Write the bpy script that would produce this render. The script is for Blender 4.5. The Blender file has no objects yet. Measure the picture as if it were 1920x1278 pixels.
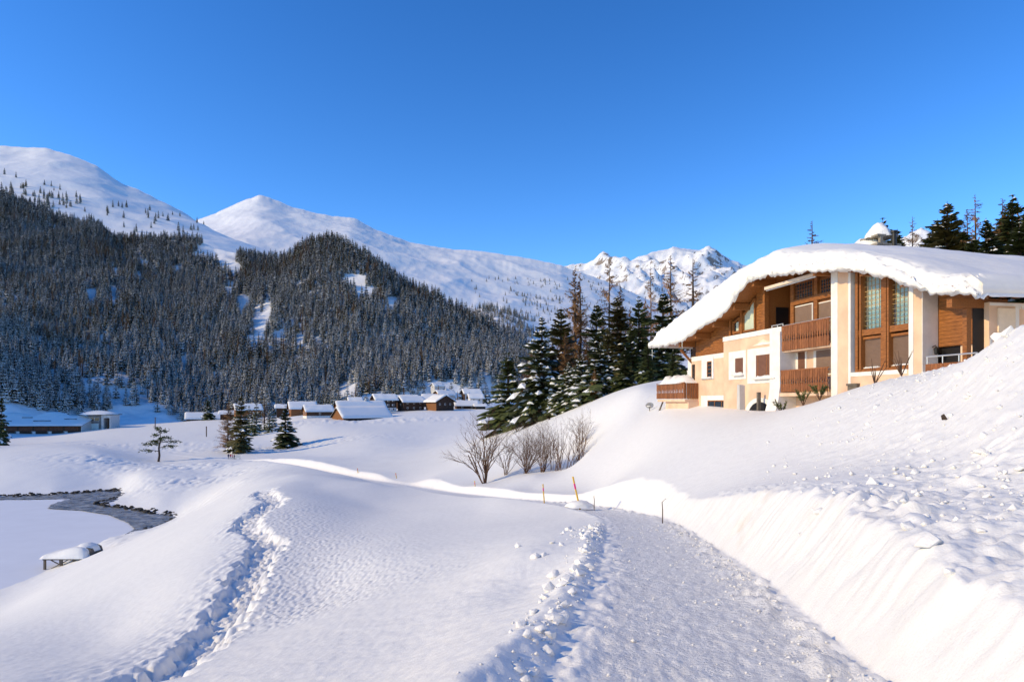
import bpy, math, random
import numpy as np
from mathutils import Vector, Matrix

# ------------------------------------------------------------------ camera, sky, sun, exposure
scene = bpy.context.scene
COL = scene.collection
F, CX, H0 = 1280.0, 960.0, 755.0          # focal length and horizon of the photograph in its pixels
cam_d = bpy.data.cameras.new("camera")
cam = bpy.data.objects.new("camera", cam_d)
COL.objects.link(cam)
cam.location = (0, 0, 0)
cam.rotation_euler = (math.radians(90), 0, 0)
cam_d.sensor_width = 36.0
cam_d.lens = 24.0
cam_d.shift_y = (H0 - 639.0) / 1920.0
cam_d.clip_start = 0.1
cam_d.clip_end = 30000
scene.camera = cam

SUN_EL = 27.0
SUN_BEHIND = 14.0                          # sun stands to the left, this many degrees behind the lens
se, sb = math.radians(SUN_EL), math.radians(SUN_BEHIND)
SUN = Vector((-math.cos(se) * math.cos(sb), -math.cos(se) * math.sin(sb), math.sin(se)))
world = bpy.data.worlds.new("World")
scene.world = world
world.use_nodes = True
wn, wl = world.node_tree.nodes, world.node_tree.links
bg = wn["Background"]
sky = wn.new("ShaderNodeTexSky")
sky.sky_type = 'NISHITA'
sky.sun_disc = False
sky.sun_elevation = se
sky.sun_rotation = math.atan2(SUN.x, SUN.y)
sky.altitude = 1800
sky.air_density = 1.0
sky.dust_density = 0.25
sky.ozone_density = 3.0
hs = wn.new("ShaderNodeHueSaturation")
hs.inputs['Saturation'].default_value = 1.19
hs.inputs['Hue'].default_value = 0.505
hs.inputs['Value'].default_value = 1.08
gmn = wn.new("ShaderNodeGamma"); gmn.inputs['Gamma'].default_value = 1.2
wl.new(sky.outputs[0], gmn.inputs['Color'])
wl.new(gmn.outputs[0], hs.inputs['Color'])
wl.new(hs.outputs[0], bg.inputs['Color'])
bg.inputs['Strength'].default_value = 0.15

sun_d = bpy.data.lights.new("sun", 'SUN')
sun_d.energy = 3.1
sun_d.angle = math.radians(0.5)
sun_d.color = (1.0, 0.79, 0.43)
sun_o = bpy.data.objects.new("sun", sun_d)
COL.objects.link(sun_o)
sun_o.rotation_euler = SUN.to_track_quat('Z', 'Y').to_euler()
sun_o.location = (-40, -10, 40)

scene.view_settings.view_transform = 'Standard'
scene.view_settings.look = 'None'
scene.view_settings.exposure = 0.25
scene.view_settings.gamma = 1.0
scene.view_settings.use_curve_mapping = False
scene.cycles.max_bounces = 6
scene.cycles.diffuse_bounces = 3
scene.cycles.transparent_max_bounces = 8

# ------------------------------------------------------------------ helpers
rnd = random.Random(7)


def P(px, py, Y):
    """a point of the photograph at depth Y -> world"""
    return ((px - CX) / F * Y, Y, (H0 - py) / F * Y)


def tag(o, label=None, cat=None, group=None, kind=None):
    if label: o['label'] = label
    if cat: o['category'] = cat
    if group: o['group'] = group
    if kind: o['kind'] = kind
    return o


def empty(name, loc, rz=0.0):
    o = bpy.data.objects.new(name, None)
    o.location = loc
    o.rotation_euler = (0, 0, rz)
    o.empty_display_size = 0.3
    COL.objects.link(o)
    return o


def link(name, me, parent=None, loc=None):
    o = bpy.data.objects.new(name, me)
    COL.objects.link(o)
    if parent is not None: o.parent = parent
    if loc is not None: o.location = loc
    return o


def grid_mesh(name, V, nr, nc, mat, smooth=True):
    """V: (nr*nc,3) array -> quad grid mesh"""
    me = bpy.data.meshes.new(name)
    i = np.arange((nr - 1) * (nc - 1))
    r, c = i // (nc - 1), i % (nc - 1)
    a = r * nc + c
    q = np.stack([a, a + 1, a + nc + 1, a + nc], 1).astype(np.int32)
    me.vertices.add(nr * nc)
    me.vertices.foreach_set("co", np.ascontiguousarray(V, dtype=np.float32).ravel())
    me.loops.add(q.size)
    me.loops.foreach_set("vertex_index", q.ravel())
    me.polygons.add(len(q))
    me.polygons.foreach_set("loop_start", np.arange(0, q.size, 4, dtype=np.int32))
    me.polygons.foreach_set("loop_total", np.full(len(q), 4, dtype=np.int32))
    if smooth:
        me.polygons.foreach_set("use_smooth", np.ones(len(q), dtype=bool))
    me.update(calc_edges=True)
    for m in (mat if isinstance(mat, (list, tuple)) else [mat]): me.materials.append(m)
    return me


class MB:
    """collects shapes and links them as one mesh object"""
    def __init__(s, xf=None):
        s.v, s.f, s.m, s.xf = [], [], [], xf

    def add(s, vs, fs, m=0):
        b = len(s.v)
        s.v.extend([tuple(p) for p in vs])
        for f in fs:
            s.f.append(tuple(b + i for i in f)); s.m.append(m)
        return s

    def box(s, x0, x1, y0, y1, z0, z1, m=0):
        vs = [(x0, y0, z0), (x1, y0, z0), (x1, y1, z0), (x0, y1, z0), (x0, y0, z1), (x1, y0, z1), (x1, y1, z1), (x0, y1, z1)]
        return s.add(vs, [(3, 2, 1, 0), (4, 5, 6, 7), (0, 1, 5, 4), (1, 2, 6, 5), (2, 3, 7, 6), (3, 0, 4, 7)], m)

    def prism(s, poly, y0, y1, m=0):
        """polygon in (x,z), extruded from y0 (front) to y1 (back)"""
        n = len(poly)
        vs = [(x, y0, z) for x, z in poly] + [(x, y1, z) for x, z in poly]
        fs = [tuple(range(n)), tuple(range(2 * n - 1, n - 1, -1))]
        for i in range(n):
            j = (i + 1) % n
            fs.append((j, i, n + i, n + j))
        return s.add(vs, fs, m)

    def beam(s, a, b, w, h, m=0):
        a, b = Vector(a), Vector(b)
        d = (b - a).normalized()
        up = Vector((0, 0, 1)) if abs(d.z) < 0.95 else Vector((0, 1, 0))
        r = d.cross(up).normalized() * (w / 2)
        u = r.cross(d).normalized() * (h / 2)
        vs = [a - r - u, a + r - u, a + r + u, a - r + u, b - r - u, b + r - u, b + r + u, b - r + u]
        return s.add(vs, [(0, 1, 2, 3), (7, 6, 5, 4), (0, 4, 5, 1), (1, 5, 6, 2), (2, 6, 7, 3), (3, 7, 4, 0)], m)

    def tube(s, pts, rad, n=6, m=0, cap=True):
        pts = [Vector(p) for p in pts]
        if not isinstance(rad, (list, tuple)): rad = [rad] * len(pts)
        vs, fs = [], []
        for i, p in enumerate(pts):
            d = (pts[min(i + 1, len(pts) - 1)] - pts[max(i - 1, 0)]).normalized()
            up = Vector((0, 0, 1)) if abs(d.z) < 0.9 else Vector((1, 0, 0))
            r = d.cross(up).normalized(); u = r.cross(d)
            for k in range(n):
                a = 2 * math.pi * k / n
                vs.append(p + (r * math.cos(a) + u * math.sin(a)) * rad[i])
        for i in range(len(pts) - 1):
            for k in range(n):
                j = (k + 1) % n
                fs.append((i * n + k, i * n + j, (i + 1) * n + j, (i + 1) * n + k))
        if cap:
            fs.append(tuple(range(n - 1, -1, -1)))
            fs.append(tuple(range((len(pts) - 1) * n, len(pts) * n)))
        return s.add(vs, fs, m)

    def mesh(s, name, mats, smooth=False):
        me = bpy.data.meshes.new(name)
        vs = s.v
        if s.xf: vs = [s.xf(p) for p in vs]
        me.from_pydata(vs, [], s.f)
        for m in (mats if isinstance(mats, (list, tuple)) else [mats]): me.materials.append(m)
        me.polygons.foreach_set("material_index", s.m)
        if smooth: me.polygons.foreach_set("use_smooth", [True] * len(s.f))
        me.update()
        return me

    def build(s, name, mats, parent=None, loc=None, smooth=False):
        return link(name, s.mesh(name, mats, smooth), parent, loc)


# ---- gradient noise
def _hash(ix, iy, seed):
    h = (ix.astype(np.int64) * 374761393 + iy.astype(np.int64) * 668265263 + seed * 1442695041) & 0xFFFFFFFF
    h = ((h ^ (h >> 13)) * 1274126177) & 0xFFFFFFFF
    return (h ^ (h >> 16)) & 0xFFFF


def pn(x, y, seed=0):
    x = np.asarray(x, float); y = np.asarray(y, float)
    ix, iy = np.floor(x), np.floor(y)
    fx, fy = x - ix, y - iy
    def g(dx, dy):
        a = _hash(ix + dx, iy + dy, seed) * (2 * math.pi / 65536.0)
        return np.cos(a) * (fx - dx) + np.sin(a) * (fy - dy)
    u = fx * fx * fx * (fx * (fx * 6 - 15) + 10)
    v = fy * fy * fy * (fy * (fy * 6 - 15) + 10)
    return ((g(0, 0) * (1 - u) + g(1, 0) * u) * (1 - v) + (g(0, 1) * (1 - u) + g(1, 1) * u) * v) * 1.5


def fbm(x, y, seed=0, o=4, gain=0.5):
    s, a = 0, 1.0
    for k in range(o):
        s = s + a * pn(x * 2 ** k + 17.3 * k, y * 2 ** k - 9.1 * k, seed + k)
        a *= gain
    return s


def ridged(x, y, seed=0, o=4):
    s, a = 0, 1.0
    for k in range(o):
        s = s + a * (1 - np.abs(pn(x * 2 ** k, y * 2 ** k, seed + k)) * 1.6)
        a *= 0.5
    return s / 1.9


def sst(a, b, x):
    t = np.clip((x - a) / (b - a), 0, 1)
    return t * t * (3 - 2 * t)


# ------------------------------------------------------------------ materials
def mat(name, col, rough=0.6, var=0.0, vscale=4.0, bump=0.0, bscale=20.0, stretch=(1, 1, 1), col2=None, metallic=0.0, spec=0.3, randv=0.0):
    m = bpy.data.materials.new(name)
    m.use_nodes = True
    n, l = m.node_tree.nodes, m.node_tree.links
    b = n["Principled BSDF"]
    b.inputs['Base Color'].default_value = (*col, 1)
    b.inputs['Roughness'].default_value = rough
    b.inputs['Metallic'].default_value = metallic
    b.inputs['Specular IOR Level'].default_value = spec
    tc = n.new("ShaderNodeTexCoord"); mp = n.new("ShaderNodeMapping")
    mp.inputs['Scale'].default_value = stretch
    l.new(tc.outputs['Object'], mp.inputs['Vector'])
    if var > 0 or col2:
        t = n.new("ShaderNodeTexNoise"); t.inputs['Scale'].default_value = vscale; t.inputs['Detail'].default_value = 5
        l.new(mp.outputs[0], t.inputs['Vector'])
        r = n.new("ShaderNodeValToRGB")
        c2 = col2 or tuple(c * (1 - var) for c in col)
        c1 = col if col2 else tuple(min(1, c * (1 + var * 0.6)) for c in col)
        r.color_ramp.elements[0].position = 0.32; r.color_ramp.elements[0].color = (*c2, 1)
        r.color_ramp.elements[1].position = 0.68; r.color_ramp.elements[1].color = (*c1, 1)
        l.new(t.outputs['Fac'], r.inputs['Fac'])
        out = r.outputs['Color']
        if randv > 0:
            oi = n.new("ShaderNodeObjectInfo"); mr = n.new("ShaderNodeMapRange")
            mr.inputs['To Min'].default_value = 1 - randv; mr.inputs['To Max'].default_value = 1 + randv
            l.new(oi.outputs['Random'], mr.inputs['Value'])
            h = n.new("ShaderNodeHueSaturation"); l.new(out, h.inputs['Color']); l.new(mr.outputs[0], h.inputs['Value'])
            out = h.outputs[0]
        l.new(out, b.inputs['Base Color'])
    if bump > 0:
        t2 = n.new("ShaderNodeTexNoise"); t2.inputs['Scale'].default_value = bscale; t2.inputs['Detail'].default_value = 6
        l.new(mp.outputs[0], t2.inputs['Vector'])
        bp = n.new("ShaderNodeBump"); bp.inputs['Strength'].default_value = 1.0; bp.inputs['Distance'].default_value = bump
        l.new(t2.outputs['Fac'], bp.inputs['Height']); l.new(bp.outputs[0], b.inputs['Normal'])
    return m


def snow_mat(name, col=(0.88, 0.855, 0.80), fine=0.008, coarse=0.03, cs=3.0, fs=40.0, stain=False, rock=0):
    m = bpy.data.materials.new(name)
    m.use_nodes = True
    n, l = m.node_tree.nodes, m.node_tree.links
    b = n["Principled BSDF"]
    b.inputs['Base Color'].default_value = (*col, 1)
    b.inputs['Roughness'].default_value = 0.55
    b.inputs['Specular IOR Level'].default_value = 0.25
    geo = n.new("ShaderNodeNewGeometry")
    t1 = n.new("ShaderNodeTexNoise"); t1.inputs['Scale'].default_value = fs; t1.inputs['Detail'].default_value = 4
    t2 = n.new("ShaderNodeTexNoise"); t2.inputs['Scale'].default_value = cs; t2.inputs['Detail'].default_value = 6
    l.new(geo.outputs['Position'], t1.inputs['Vector']); l.new(geo.outputs['Position'], t2.inputs['Vector'])
    b1 = n.new("ShaderNodeBump"); b1.inputs['Distance'].default_value = fine; b1.inputs['Strength'].default_value = 0.7
    b2 = n.new("ShaderNodeBump"); b2.inputs['Distance'].default_value = coarse; b2.inputs['Strength'].default_value = 0.7
    l.new(t1.outputs['Fac'], b1.inputs['Height']); l.new(t2.outputs['Fac'], b2.inputs['Height'])
    l.new(b1.outputs[0], b2.inputs['Normal']); l.new(b2.outputs[0], b.inputs['Normal'])
    # faint variation of the snow's own colour (old and new snow)
    r = n.new("ShaderNodeValToRGB")
    r.color_ramp.elements[0].position = 0.3; r.color_ramp.elements[0].color = (col[0] * 0.95, col[1] * 0.95, col[2] * 0.95, 1)
    r.color_ramp.elements[1].position = 0.7; r.color_ramp.elements[1].color = (*col, 1)
    l.new(t2.outputs['Fac'], r.inputs['Fac'])
    out = r.outputs['Color']
    if stain:
        # brownish grit stains on the ploughed bank beside the road
        at = n.new("ShaderNodeAttribute"); at.attribute_name = "stain"
        mx = n.new("ShaderNodeMix"); mx.data_type = 'RGBA'
        t3 = n.new("ShaderNodeTexNoise"); t3.inputs['Scale'].default_value = 2.2; t3.inputs['Detail'].default_value = 7
        l.new(geo.outputs['Position'], t3.inputs['Vector'])
        mr = n.new("ShaderNodeMapRange"); mr.inputs['From Min'].default_value = 0.45; mr.inputs['From Max'].default_value = 0.75
        l.new(t3.outputs['Fac'], mr.inputs['Value'])
        mu = n.new("ShaderNodeMath"); mu.operation = 'MULTIPLY'
        l.new(mr.outputs[0], mu.inputs[0]); l.new(at.outputs['Fac'], mu.inputs[1])
        l.new(mu.outputs[0], mx.inputs['Factor'])
        l.new(out, mx.inputs['A']); mx.inputs['B'].default_value = (0.72, 0.60, 0.45, 1)
        out = mx.outputs['Result']
    if stain:
        ap = n.new("ShaderNodeAttribute"); ap.attribute_name = "packed"
        t4 = n.new("ShaderNodeTexNoise"); t4.inputs['Scale'].default_value = 5.0; t4.inputs['Detail'].default_value = 8; t4.inputs['Roughness'].default_value = 0.7
        l.new(geo.outputs['Position'], t4.inputs['Vector'])
        rp = n.new("ShaderNodeValToRGB")
        rp.color_ramp.elements[0].position = 0.35; rp.color_ramp.elements[0].color = (0.75, 0.73, 0.70, 1)
        rp.color_ramp.elements[1].position = 0.65; rp.color_ramp.elements[1].color = (0.87, 0.85, 0.81, 1)
        l.new(t4.outputs['Fac'], rp.inputs['Fac'])
        m2 = n.new("ShaderNodeMix"); m2.data_type = 'RGBA'
        l.new(ap.outputs['Fac'], m2.inputs['Factor']); l.new(out, m2.inputs['A']); l.new(rp.outputs['Color'], m2.inputs['B'])
        out = m2.outputs['Result']
        b3 = n.new("ShaderNodeBump"); b3.inputs['Distance'].default_value = 0.03
        l.new(ap.outputs['Fac'], b3.inputs['Strength'])
        t5 = n.new("ShaderNodeTexNoise"); t5.inputs['Scale'].default_value = 22.0; t5.inputs['Detail'].default_value = 5; t5.inputs['Roughness'].default_value = 0.65
        l.new(geo.outputs['Position'], t5.inputs['Vector'])
        l.new(t5.outputs['Fac'], b3.inputs['Height']); l.new(b2.outputs[0], b3.inputs['Normal']); l.new(b3.outputs[0], b.inputs['Normal'])
    if rock:
        sp_ = n.new("ShaderNodeSeparateXYZ"); l.new(geo.outputs['True Normal'], sp_.inputs[0])
        tr_ = n.new("ShaderNodeTexNoise"); tr_.inputs['Scale'].default_value = 0.012; tr_.inputs['Detail'].default_value = 8; tr_.inputs['Roughness'].default_value = 0.7
        l.new(geo.outputs['Position'], tr_.inputs['Vector'])
        ad = n.new("ShaderNodeMath"); ad.operation = 'MULTIPLY_ADD'; ad.inputs[1].default_value = 0.9; l.new(tr_.outputs['Fac'], ad.inputs[0]); l.new(sp_.outputs['Z'], ad.inputs[2])
        mr_ = n.new("ShaderNodeMapRange"); mr_.inputs['From Min'].default_value = rock - 0.04; mr_.inputs['From Max'].default_value = rock + 0.04; mr_.inputs['To Min'].default_value = 1; mr_.inputs['To Max'].default_value = 0
        l.new(ad.outputs[0], mr_.inputs['Value'])
        m3 = n.new("ShaderNodeMix"); m3.data_type = 'RGBA'
        l.new(mr_.outputs[0], m3.inputs['Factor']); l.new(out, m3.inputs['A']); m3.inputs['B'].default_value = (0.27, 0.22, 0.18, 1)
        out = m3.outputs['Result']
    l.new(out, b.inputs['Base Color'])
    return m


M = {}
M['ground'] = snow_mat('snow_ground', stain=True)
M['snow'] = snow_mat('snow_cover', fine=0.01, coarse=0.05, cs=2.0, fs=14.0)
M['mount'] = snow_mat('snow_mountain', (0.86, 0.85, 0.83), fine=0.8, coarse=8.0, cs=0.01, fs=0.12)
M['mount_rock'] = snow_mat('snow_and_rock', (0.86, 0.85, 0.83), fine=1.5, coarse=25.0, cs=0.006, fs=0.05, rock=0.95)
M['snow_tree'] = mat('snow_on_branches', (0.84, 0.83, 0.81), 0.6)
M['needle'] = mat('spruce_needles', (0.085, 0.10, 0.03), 0.65, var=0.5, vscale=0.9, randv=0.35)
M['needle_olive'] = mat('olive_needles', (0.13, 0.11, 0.035), 0.65, var=0.5, vscale=0.9, randv=0.3)
M['frost_needle'] = mat('forest_needles', (0.040, 0.050, 0.030), 0.65, var=0.5, vscale=0.9, randv=0.45)
M['larch'] = mat('larch_twigs', (0.30, 0.155, 0.06), 0.8, var=0.4, vscale=1.0, randv=0.3)
M['bark'] = mat('bark', (0.075, 0.05, 0.035), 0.9, var=0.4, vscale=6, bump=0.02)
M['twig'] = mat('shrub_bark', (0.15, 0.082, 0.048), 0.85, var=0.4, vscale=5)
M['leaf'] = mat('pine_leaf', (0.10, 0.11, 0.03), 0.6, var=0.4, vscale=5)
M['peach'] = mat('peach_plaster', (0.74, 0.50, 0.335), 0.9, var=0.17, vscale=0.9, bump=0.004, bscale=60)
M['white'] = mat('white_plaster', (0.80, 0.75, 0.68), 0.9, var=0.10, vscale=2.0, bump=0.004, bscale=60)
M['relief'] = mat('pale_relief', (0.82, 0.66, 0.48), 0.9, var=0.08, vscale=3.0)
M['wood'] = mat('varnished_wood', (0.31, 0.115, 0.03), 0.45, var=0.45, vscale=5, stretch=(0.6, 6, 6), bump=0.004, bscale=30)
M['woodv'] = mat('balcony_wood', (0.27, 0.10, 0.035), 0.5, var=0.45, vscale=5, stretch=(6, 6, 0.6), bump=0.004, bscale=30, randv=0.2)
M['darkwood'] = mat('dark_wood', (0.075, 0.038, 0.02), 0.6, var=0.4, vscale=4, stretch=(0.5, 4, 4))
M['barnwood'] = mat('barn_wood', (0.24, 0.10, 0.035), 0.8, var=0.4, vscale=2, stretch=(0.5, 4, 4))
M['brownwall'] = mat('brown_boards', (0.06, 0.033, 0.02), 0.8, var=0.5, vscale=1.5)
M['shutter'] = mat('roller_shutter', (0.25, 0.165, 0.12), 0.5, var=0.08, vscale=3)
M['shutter_dk'] = mat('brown_shutter', (0.19, 0.085, 0.05), 0.55, var=0.15, vscale=3)
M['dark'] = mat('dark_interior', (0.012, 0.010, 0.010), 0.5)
M['curtain'] = mat('pale_curtain', (0.62, 0.74, 0.72), 0.9, var=0.15, vscale=2.0, stretch=(5, 5, 0.5))
M['stone'] = mat('chimney_stone', (0.30, 0.26, 0.20), 0.9, var=0.4, vscale=6, bump=0.03, bscale=9)
M['metal'] = mat('pale_metal_rail', (0.62, 0.62, 0.6), 0.35, metallic=0.6)
M['black'] = mat('black_iron', (0.02, 0.02, 0.02), 0.4)
M['awning'] = mat('awning_cloth', (0.72, 0.58, 0.45), 0.8, var=0.15, vscale=6, stretch=(8, 1, 1))
M['yellow'] = mat('yellow_paint', (0.72, 0.43, 0.045), 0.5, var=0.25, vscale=8, randv=0.05)
M['pink'] = mat('pink_band', (0.72, 0.03, 0.22), 0.5)
M['grey'] = mat('grey_cladding', (0.2, 0.19, 0.18), 0.7, var=0.2, vscale=1.0)
M['concrete'] = mat('pale_render', (0.55, 0.53, 0.5), 0.8, var=0.12, vscale=1.0)
M['rock'] = mat('shore_rock', (0.04, 0.034, 0.028), 0.85, var=0.5, vscale=1.5)
M['greywood'] = mat('grey_weathered_wood', (0.16, 0.13, 0.10), 0.85, var=0.3, vscale=3)
M['rockface'] = mat('mountain_rock', (0.2, 0.17, 0.14), 0.9, var=0.4, vscale=0.02)


def glass_mat():
    m = bpy.data.materials.new('window_glass'); m.use_nodes = True
    n, l = m.node_tree.nodes, m.node_tree.links
    out = n["Material Output"]; n.remove(n["Principled BSDF"])
    tr = n.new("ShaderNodeBsdfTransparent"); tr.inputs[0].default_value = (0.86, 0.93, 0.95, 1)
    gl = n.new("ShaderNodeBsdfGlossy"); gl.inputs['Roughness'].default_value = 0.03
    mx = n.new("ShaderNodeMixShader")
    mx.inputs[0].default_value = 0.10; l.new(tr.outputs[0], mx.inputs[1]); l.new(gl.outputs[0], mx.inputs[2])
    l.new(mx.outputs[0], out.inputs[0])
    return m


M['glass'] = glass_mat()
M['redwood'] = mat('red_brown_boards', (0.13, 0.045, 0.02), 0.7, var=0.4, vscale=1.0)
M['pane'] = mat('dark_pane', (0.03, 0.04, 0.05), 0.08, spec=0.6)
# ------------------------------------------------------------------ the ground: one heightfield
ROAD = np.array([(0.1, -12, -0.9), (0.45, -6, -1.0), (0.8, 0, -1.45), (1.42, 4.85, -2.0), (2.5, 10.2, -2.6), (3.98, 20, -3.76), (4.7, 26, -4.45), (4.75, 30, -4.95),
                 (4.2, 36, -5.6), (2.3, 43, -6.35), (-1.5, 52, -7.3), (-6.8, 66.5, -8.75), (-14, 86, -10.4), (-24, 106, -11.8),
                 (-32, 122, -12.75), (-44, 145, -14), (-58, 170, -15.3), (-80, 200, -16.8), (-110, 228, -17.3), (-150, 262, -17.2)])
_ry = np.arange(-12, 262, 0.25)
def _smooth(v, k):
    p = np.pad(v, k, mode='edge'); w = np.hanning(2 * k + 1); w /= w.sum()
    return np.convolve(p, w, 'valid')
_rx = _smooth(np.interp(_ry, ROAD[:, 1], ROAD[:, 0]), 9)
_rz = _smooth(np.interp(_ry, ROAD[:, 1], ROAD[:, 2]), 9)
_rc = np.cos(np.arctan(np.gradient(_rx, _ry)))
ROAD_W = 1.18

PIX = [  # px, py, depth : what the photograph shows of the snow surface
 # left lip of the road
 (1050,1172,5.5),(1086,1098,8),(1107,1052,10),(1124,1014,14),(1142,982,20),(1115,950,31),(1085,943,35),(1019,935,41),(950,928,46.5),(900,925,54),(830,920,64),(760,913,81),(700,900,94),(650,886,109),
 # right side of the far road
 (1110,925,42),(1000,914,53),(900,907,64),(800,899,80),(700,884,108),(640,871,132),
 # left bowl and bank
 (900,960,42),(800,960,46),(800,1000,34),(700,950,54),(700,1050,26),(900,1050,18),(1000,1000,22),(1000,1100,11.5),(900,1150,9.5),(800,1200,9),(950,1200,5.5),(980,1040,14),
 (700,1278,7),(500,1278,9),(250,1278,12),(0,1278,12.5),(600,1165,15),(700,1120,17),(600,1120,22),(550,1050,30),(600,950,48),(600,910,68),(540,893,83),(560,891,80),(640,896,78),(700,906,72),
 (560,866,142),(500,862,168),(480,882,140),(400,882,168),(350,902,150),(450,900,112),(500,920,60),(480,970,42),(440,1100,25),
 (400,960,60),(300,1000,62),(200,1050,58),(100,1100,52),(0,1150,50),(0,1200,25),(200,1200,22),(350,1100,27),
 (328,968,119),(215,1006,101),(80,1072,81),(0,1105,73),
 (300,938,131),(400,920,128),(300,903,150),(250,931,140),(215,941,137),(400,870,176),(430,864,192),(432,861,206),
 (0,929,146),(100,926,149),(225,919,155),(0,900,160),(0,862,186),(100,850,196),(180,847,202),(260,892,160),(300,866,206),(240,868,190),
 # valley floor
 (0,838,260),(100,832,280),(200,840,240),(300,842,250),(400,838,250),(452,848,230),(535,838,250),(600,855,196),(700,845,190),(800,830,220),(700,820,240),(850,805,270),(600,800,300),
 (665,788,350),(500,805,340),(300,802,400),(100,816,390),(0,821,380),(370,787,480),(560,783,370),(740,772,400),(800,768,410),(880,765,430),(200,795,470),(0,793,440),
 (800,752,540),(860,742,580),(650,770,500),(500,782,540),
 # hump where the ridge with the trees runs out
 (700,890,100),(860,862,100),(920,828,110),(1000,800,95),(1100,767,82),(1200,731,70),(1235,721,74),(960,860,75),(1000,890,58),(940,905,60),
 # shrubs
 (910,905,66),(1000,886,66),(1078,870,64),
 # hill right of the road
 (1100,850,60),(1100,915,40),(1250,850,38),(1250,790,50),(1290,770,52),(1217,769,62),(1240,768,58),(1350,769,47),(1400,770,43),(1480,765,38),(1540,748,34),(1600,726,30),(1660,710,28),(1700,702,27),(1755,690,25.5),(1840,660,20),(1920,615,16),
 (1600,850,18),(1500,850,22),(1400,850,27),(1800,850,12),(1700,780,18),(1800,740,16),(1920,800,11),(1920,950,7),(1780,930,9),(1650,890,12),
 (1800,1018,5.5),(1700,955,7.6),(1560,920,10.2),(1450,925,12.5),(1400,927,14.8),(1330,938,18.5),(1240,946,25),(1920,1110,4.2),
 # behind
 (1100,775,130),(1000,790,140),(1200,745,140),(1300,720,120),(1600,640,180),(1200,740,300),(1600,655,300),(2100,600,300),(1920,600,90),(1700,575,95),(1500,610,100),
 (1900,590,60),(1000,750,600),(1500,690,700),(500,785,640),(0,795,640),(0,800,560),(200,800,560),(-300,800,560),(350,796,600),
 # outside the frame
 (-250,1010,100),(-300,1278,20),(-400,929,146),(-400,862,188),(-400,825,380),(-300,795,460),(2300,700,14),(2300,520,25),(2250,1000,7),
]
PW = [P(*p) for p in PIX] + [
 # under the lake, and close round the camera
 (-77, 115, -22.5), (-110, 120, -23), (-95, 95, -22.5), (-70, 97, -21.5), (-68, 119, -21.2), (-84, 128, -21.5), (-120, 135, -22.0), (-95, 142, -21.5),
 (-0.15, 3.2, -1.42), (-0.5, 0, -1.25), (-0.85, -5, -0.85), (-3, 2, -2.3), (-8, 3, -4.2), (-15, 2, -6.5), (-6, -6, -3), (-16, -8, -6),
 (2.7, 2, -0.9), (2.35, 0, -0.7), (1.9, -6, -0.3), (5, 1, -0.2), (9, 1, 1.3), (15, 2, 4.5), (9, -6, 2.2),
 (17.5, 40, -0.3), (16.5, 46, -0.5), (22, 40, 0.3), (30, 45, 2.0), (25, 30, 1.2), (22, 24, 2.2), (36, 36, 4.0), (14.5, 57, 0.0),
 (16.6, 27, 1.25),
 (-30, 2, -10), (-45, 8, -15), (-70, 14, -20), (-110, 40, -21.5), (-220, 70, -21), (-420, 130, -20), (-550, 240, -15), (-850, 330, -12), (-700, 420, -12),
 (-90, 5, -20), (-300, 20, -20), (-900, 100, -18), (-1500, 300, -15),
 (30, 2, 10), (45, 12, 12), (90, 30, 20), (160, 60, 32), (420, 150, 60), (900, 300, 90), (80, 0, 22), (300, 20, 50),
]
PW = np.array(PW)
YC = 7.0
LS = 0.38
def _par(x, y):
    d = np.maximum(y + YC, 0.8)
    return np.clip(x / d, -2.5, 2.5), np.log(d) * LS, d
_pu, _pv, _pd = _par(PW[:, 0], PW[:, 1])
def _k(r2): return 0.5 * r2 * np.log(r2 + 1e-9)
_n = len(PW)
_A = np.zeros((_n + 3, _n + 3))
_A[:_n, :_n] = _k((_pu[:, None] - _pu) ** 2 + (_pv[:, None] - _pv) ** 2) + np.eye(_n) * 2e-5
_A[:_n, _n] = 1; _A[:_n, _n + 1] = _pu; _A[:_n, _n + 2] = _pv
_A[_n:, :_n] = _A[:_n, _n:].T
_wt = np.linalg.solve(_A, np.concatenate([PW[:, 2] / _pd, [0, 0, 0]]))


def base_z(x, y):
    x = np.atleast_1d(np.asarray(x, float)); y = np.atleast_1d(np.asarray(y, float))
    u, v, d = _par(x, y)
    out = np.empty(len(x))
    for i in range(0, len(x), 30000):
        s = slice(i, i + 30000)
        r2 = (u[s, None] - _pu) ** 2 + (v[s, None] - _pv) ** 2
        out[s] = _k(r2) @ _wt[:_n] + _wt[_n] + _wt[_n + 1] * u[s] + _wt[_n + 2] * v[s]
    z = out * d
    f = sst(450, 760, y)                     # far beyond the village the sheet runs on level, under the mountains
    return z * (1 - f) - 30.0 * f


# trodden track on the left, px / py / depth of its middle
TRK = [(300,1278,12.6),(345,1250,14.5),(400,1190,18),(440,1130,22.5),(465,1080,27),(490,1035,31.5),(507,1012,34.5),(462,988,39.5),(468,970,43),(500,955,47),(515,944,51),(492,920,60),(500,913,66)]
_tx = np.array([(p[0] - CX) / F * p[2] for p in TRK]); _ty = np.array([p[2] for p in TRK])
_ty2 = np.arange(12, 66, 0.1); _tx2 = _smooth(np.interp(_ty2, _ty, _tx), 9)


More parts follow.
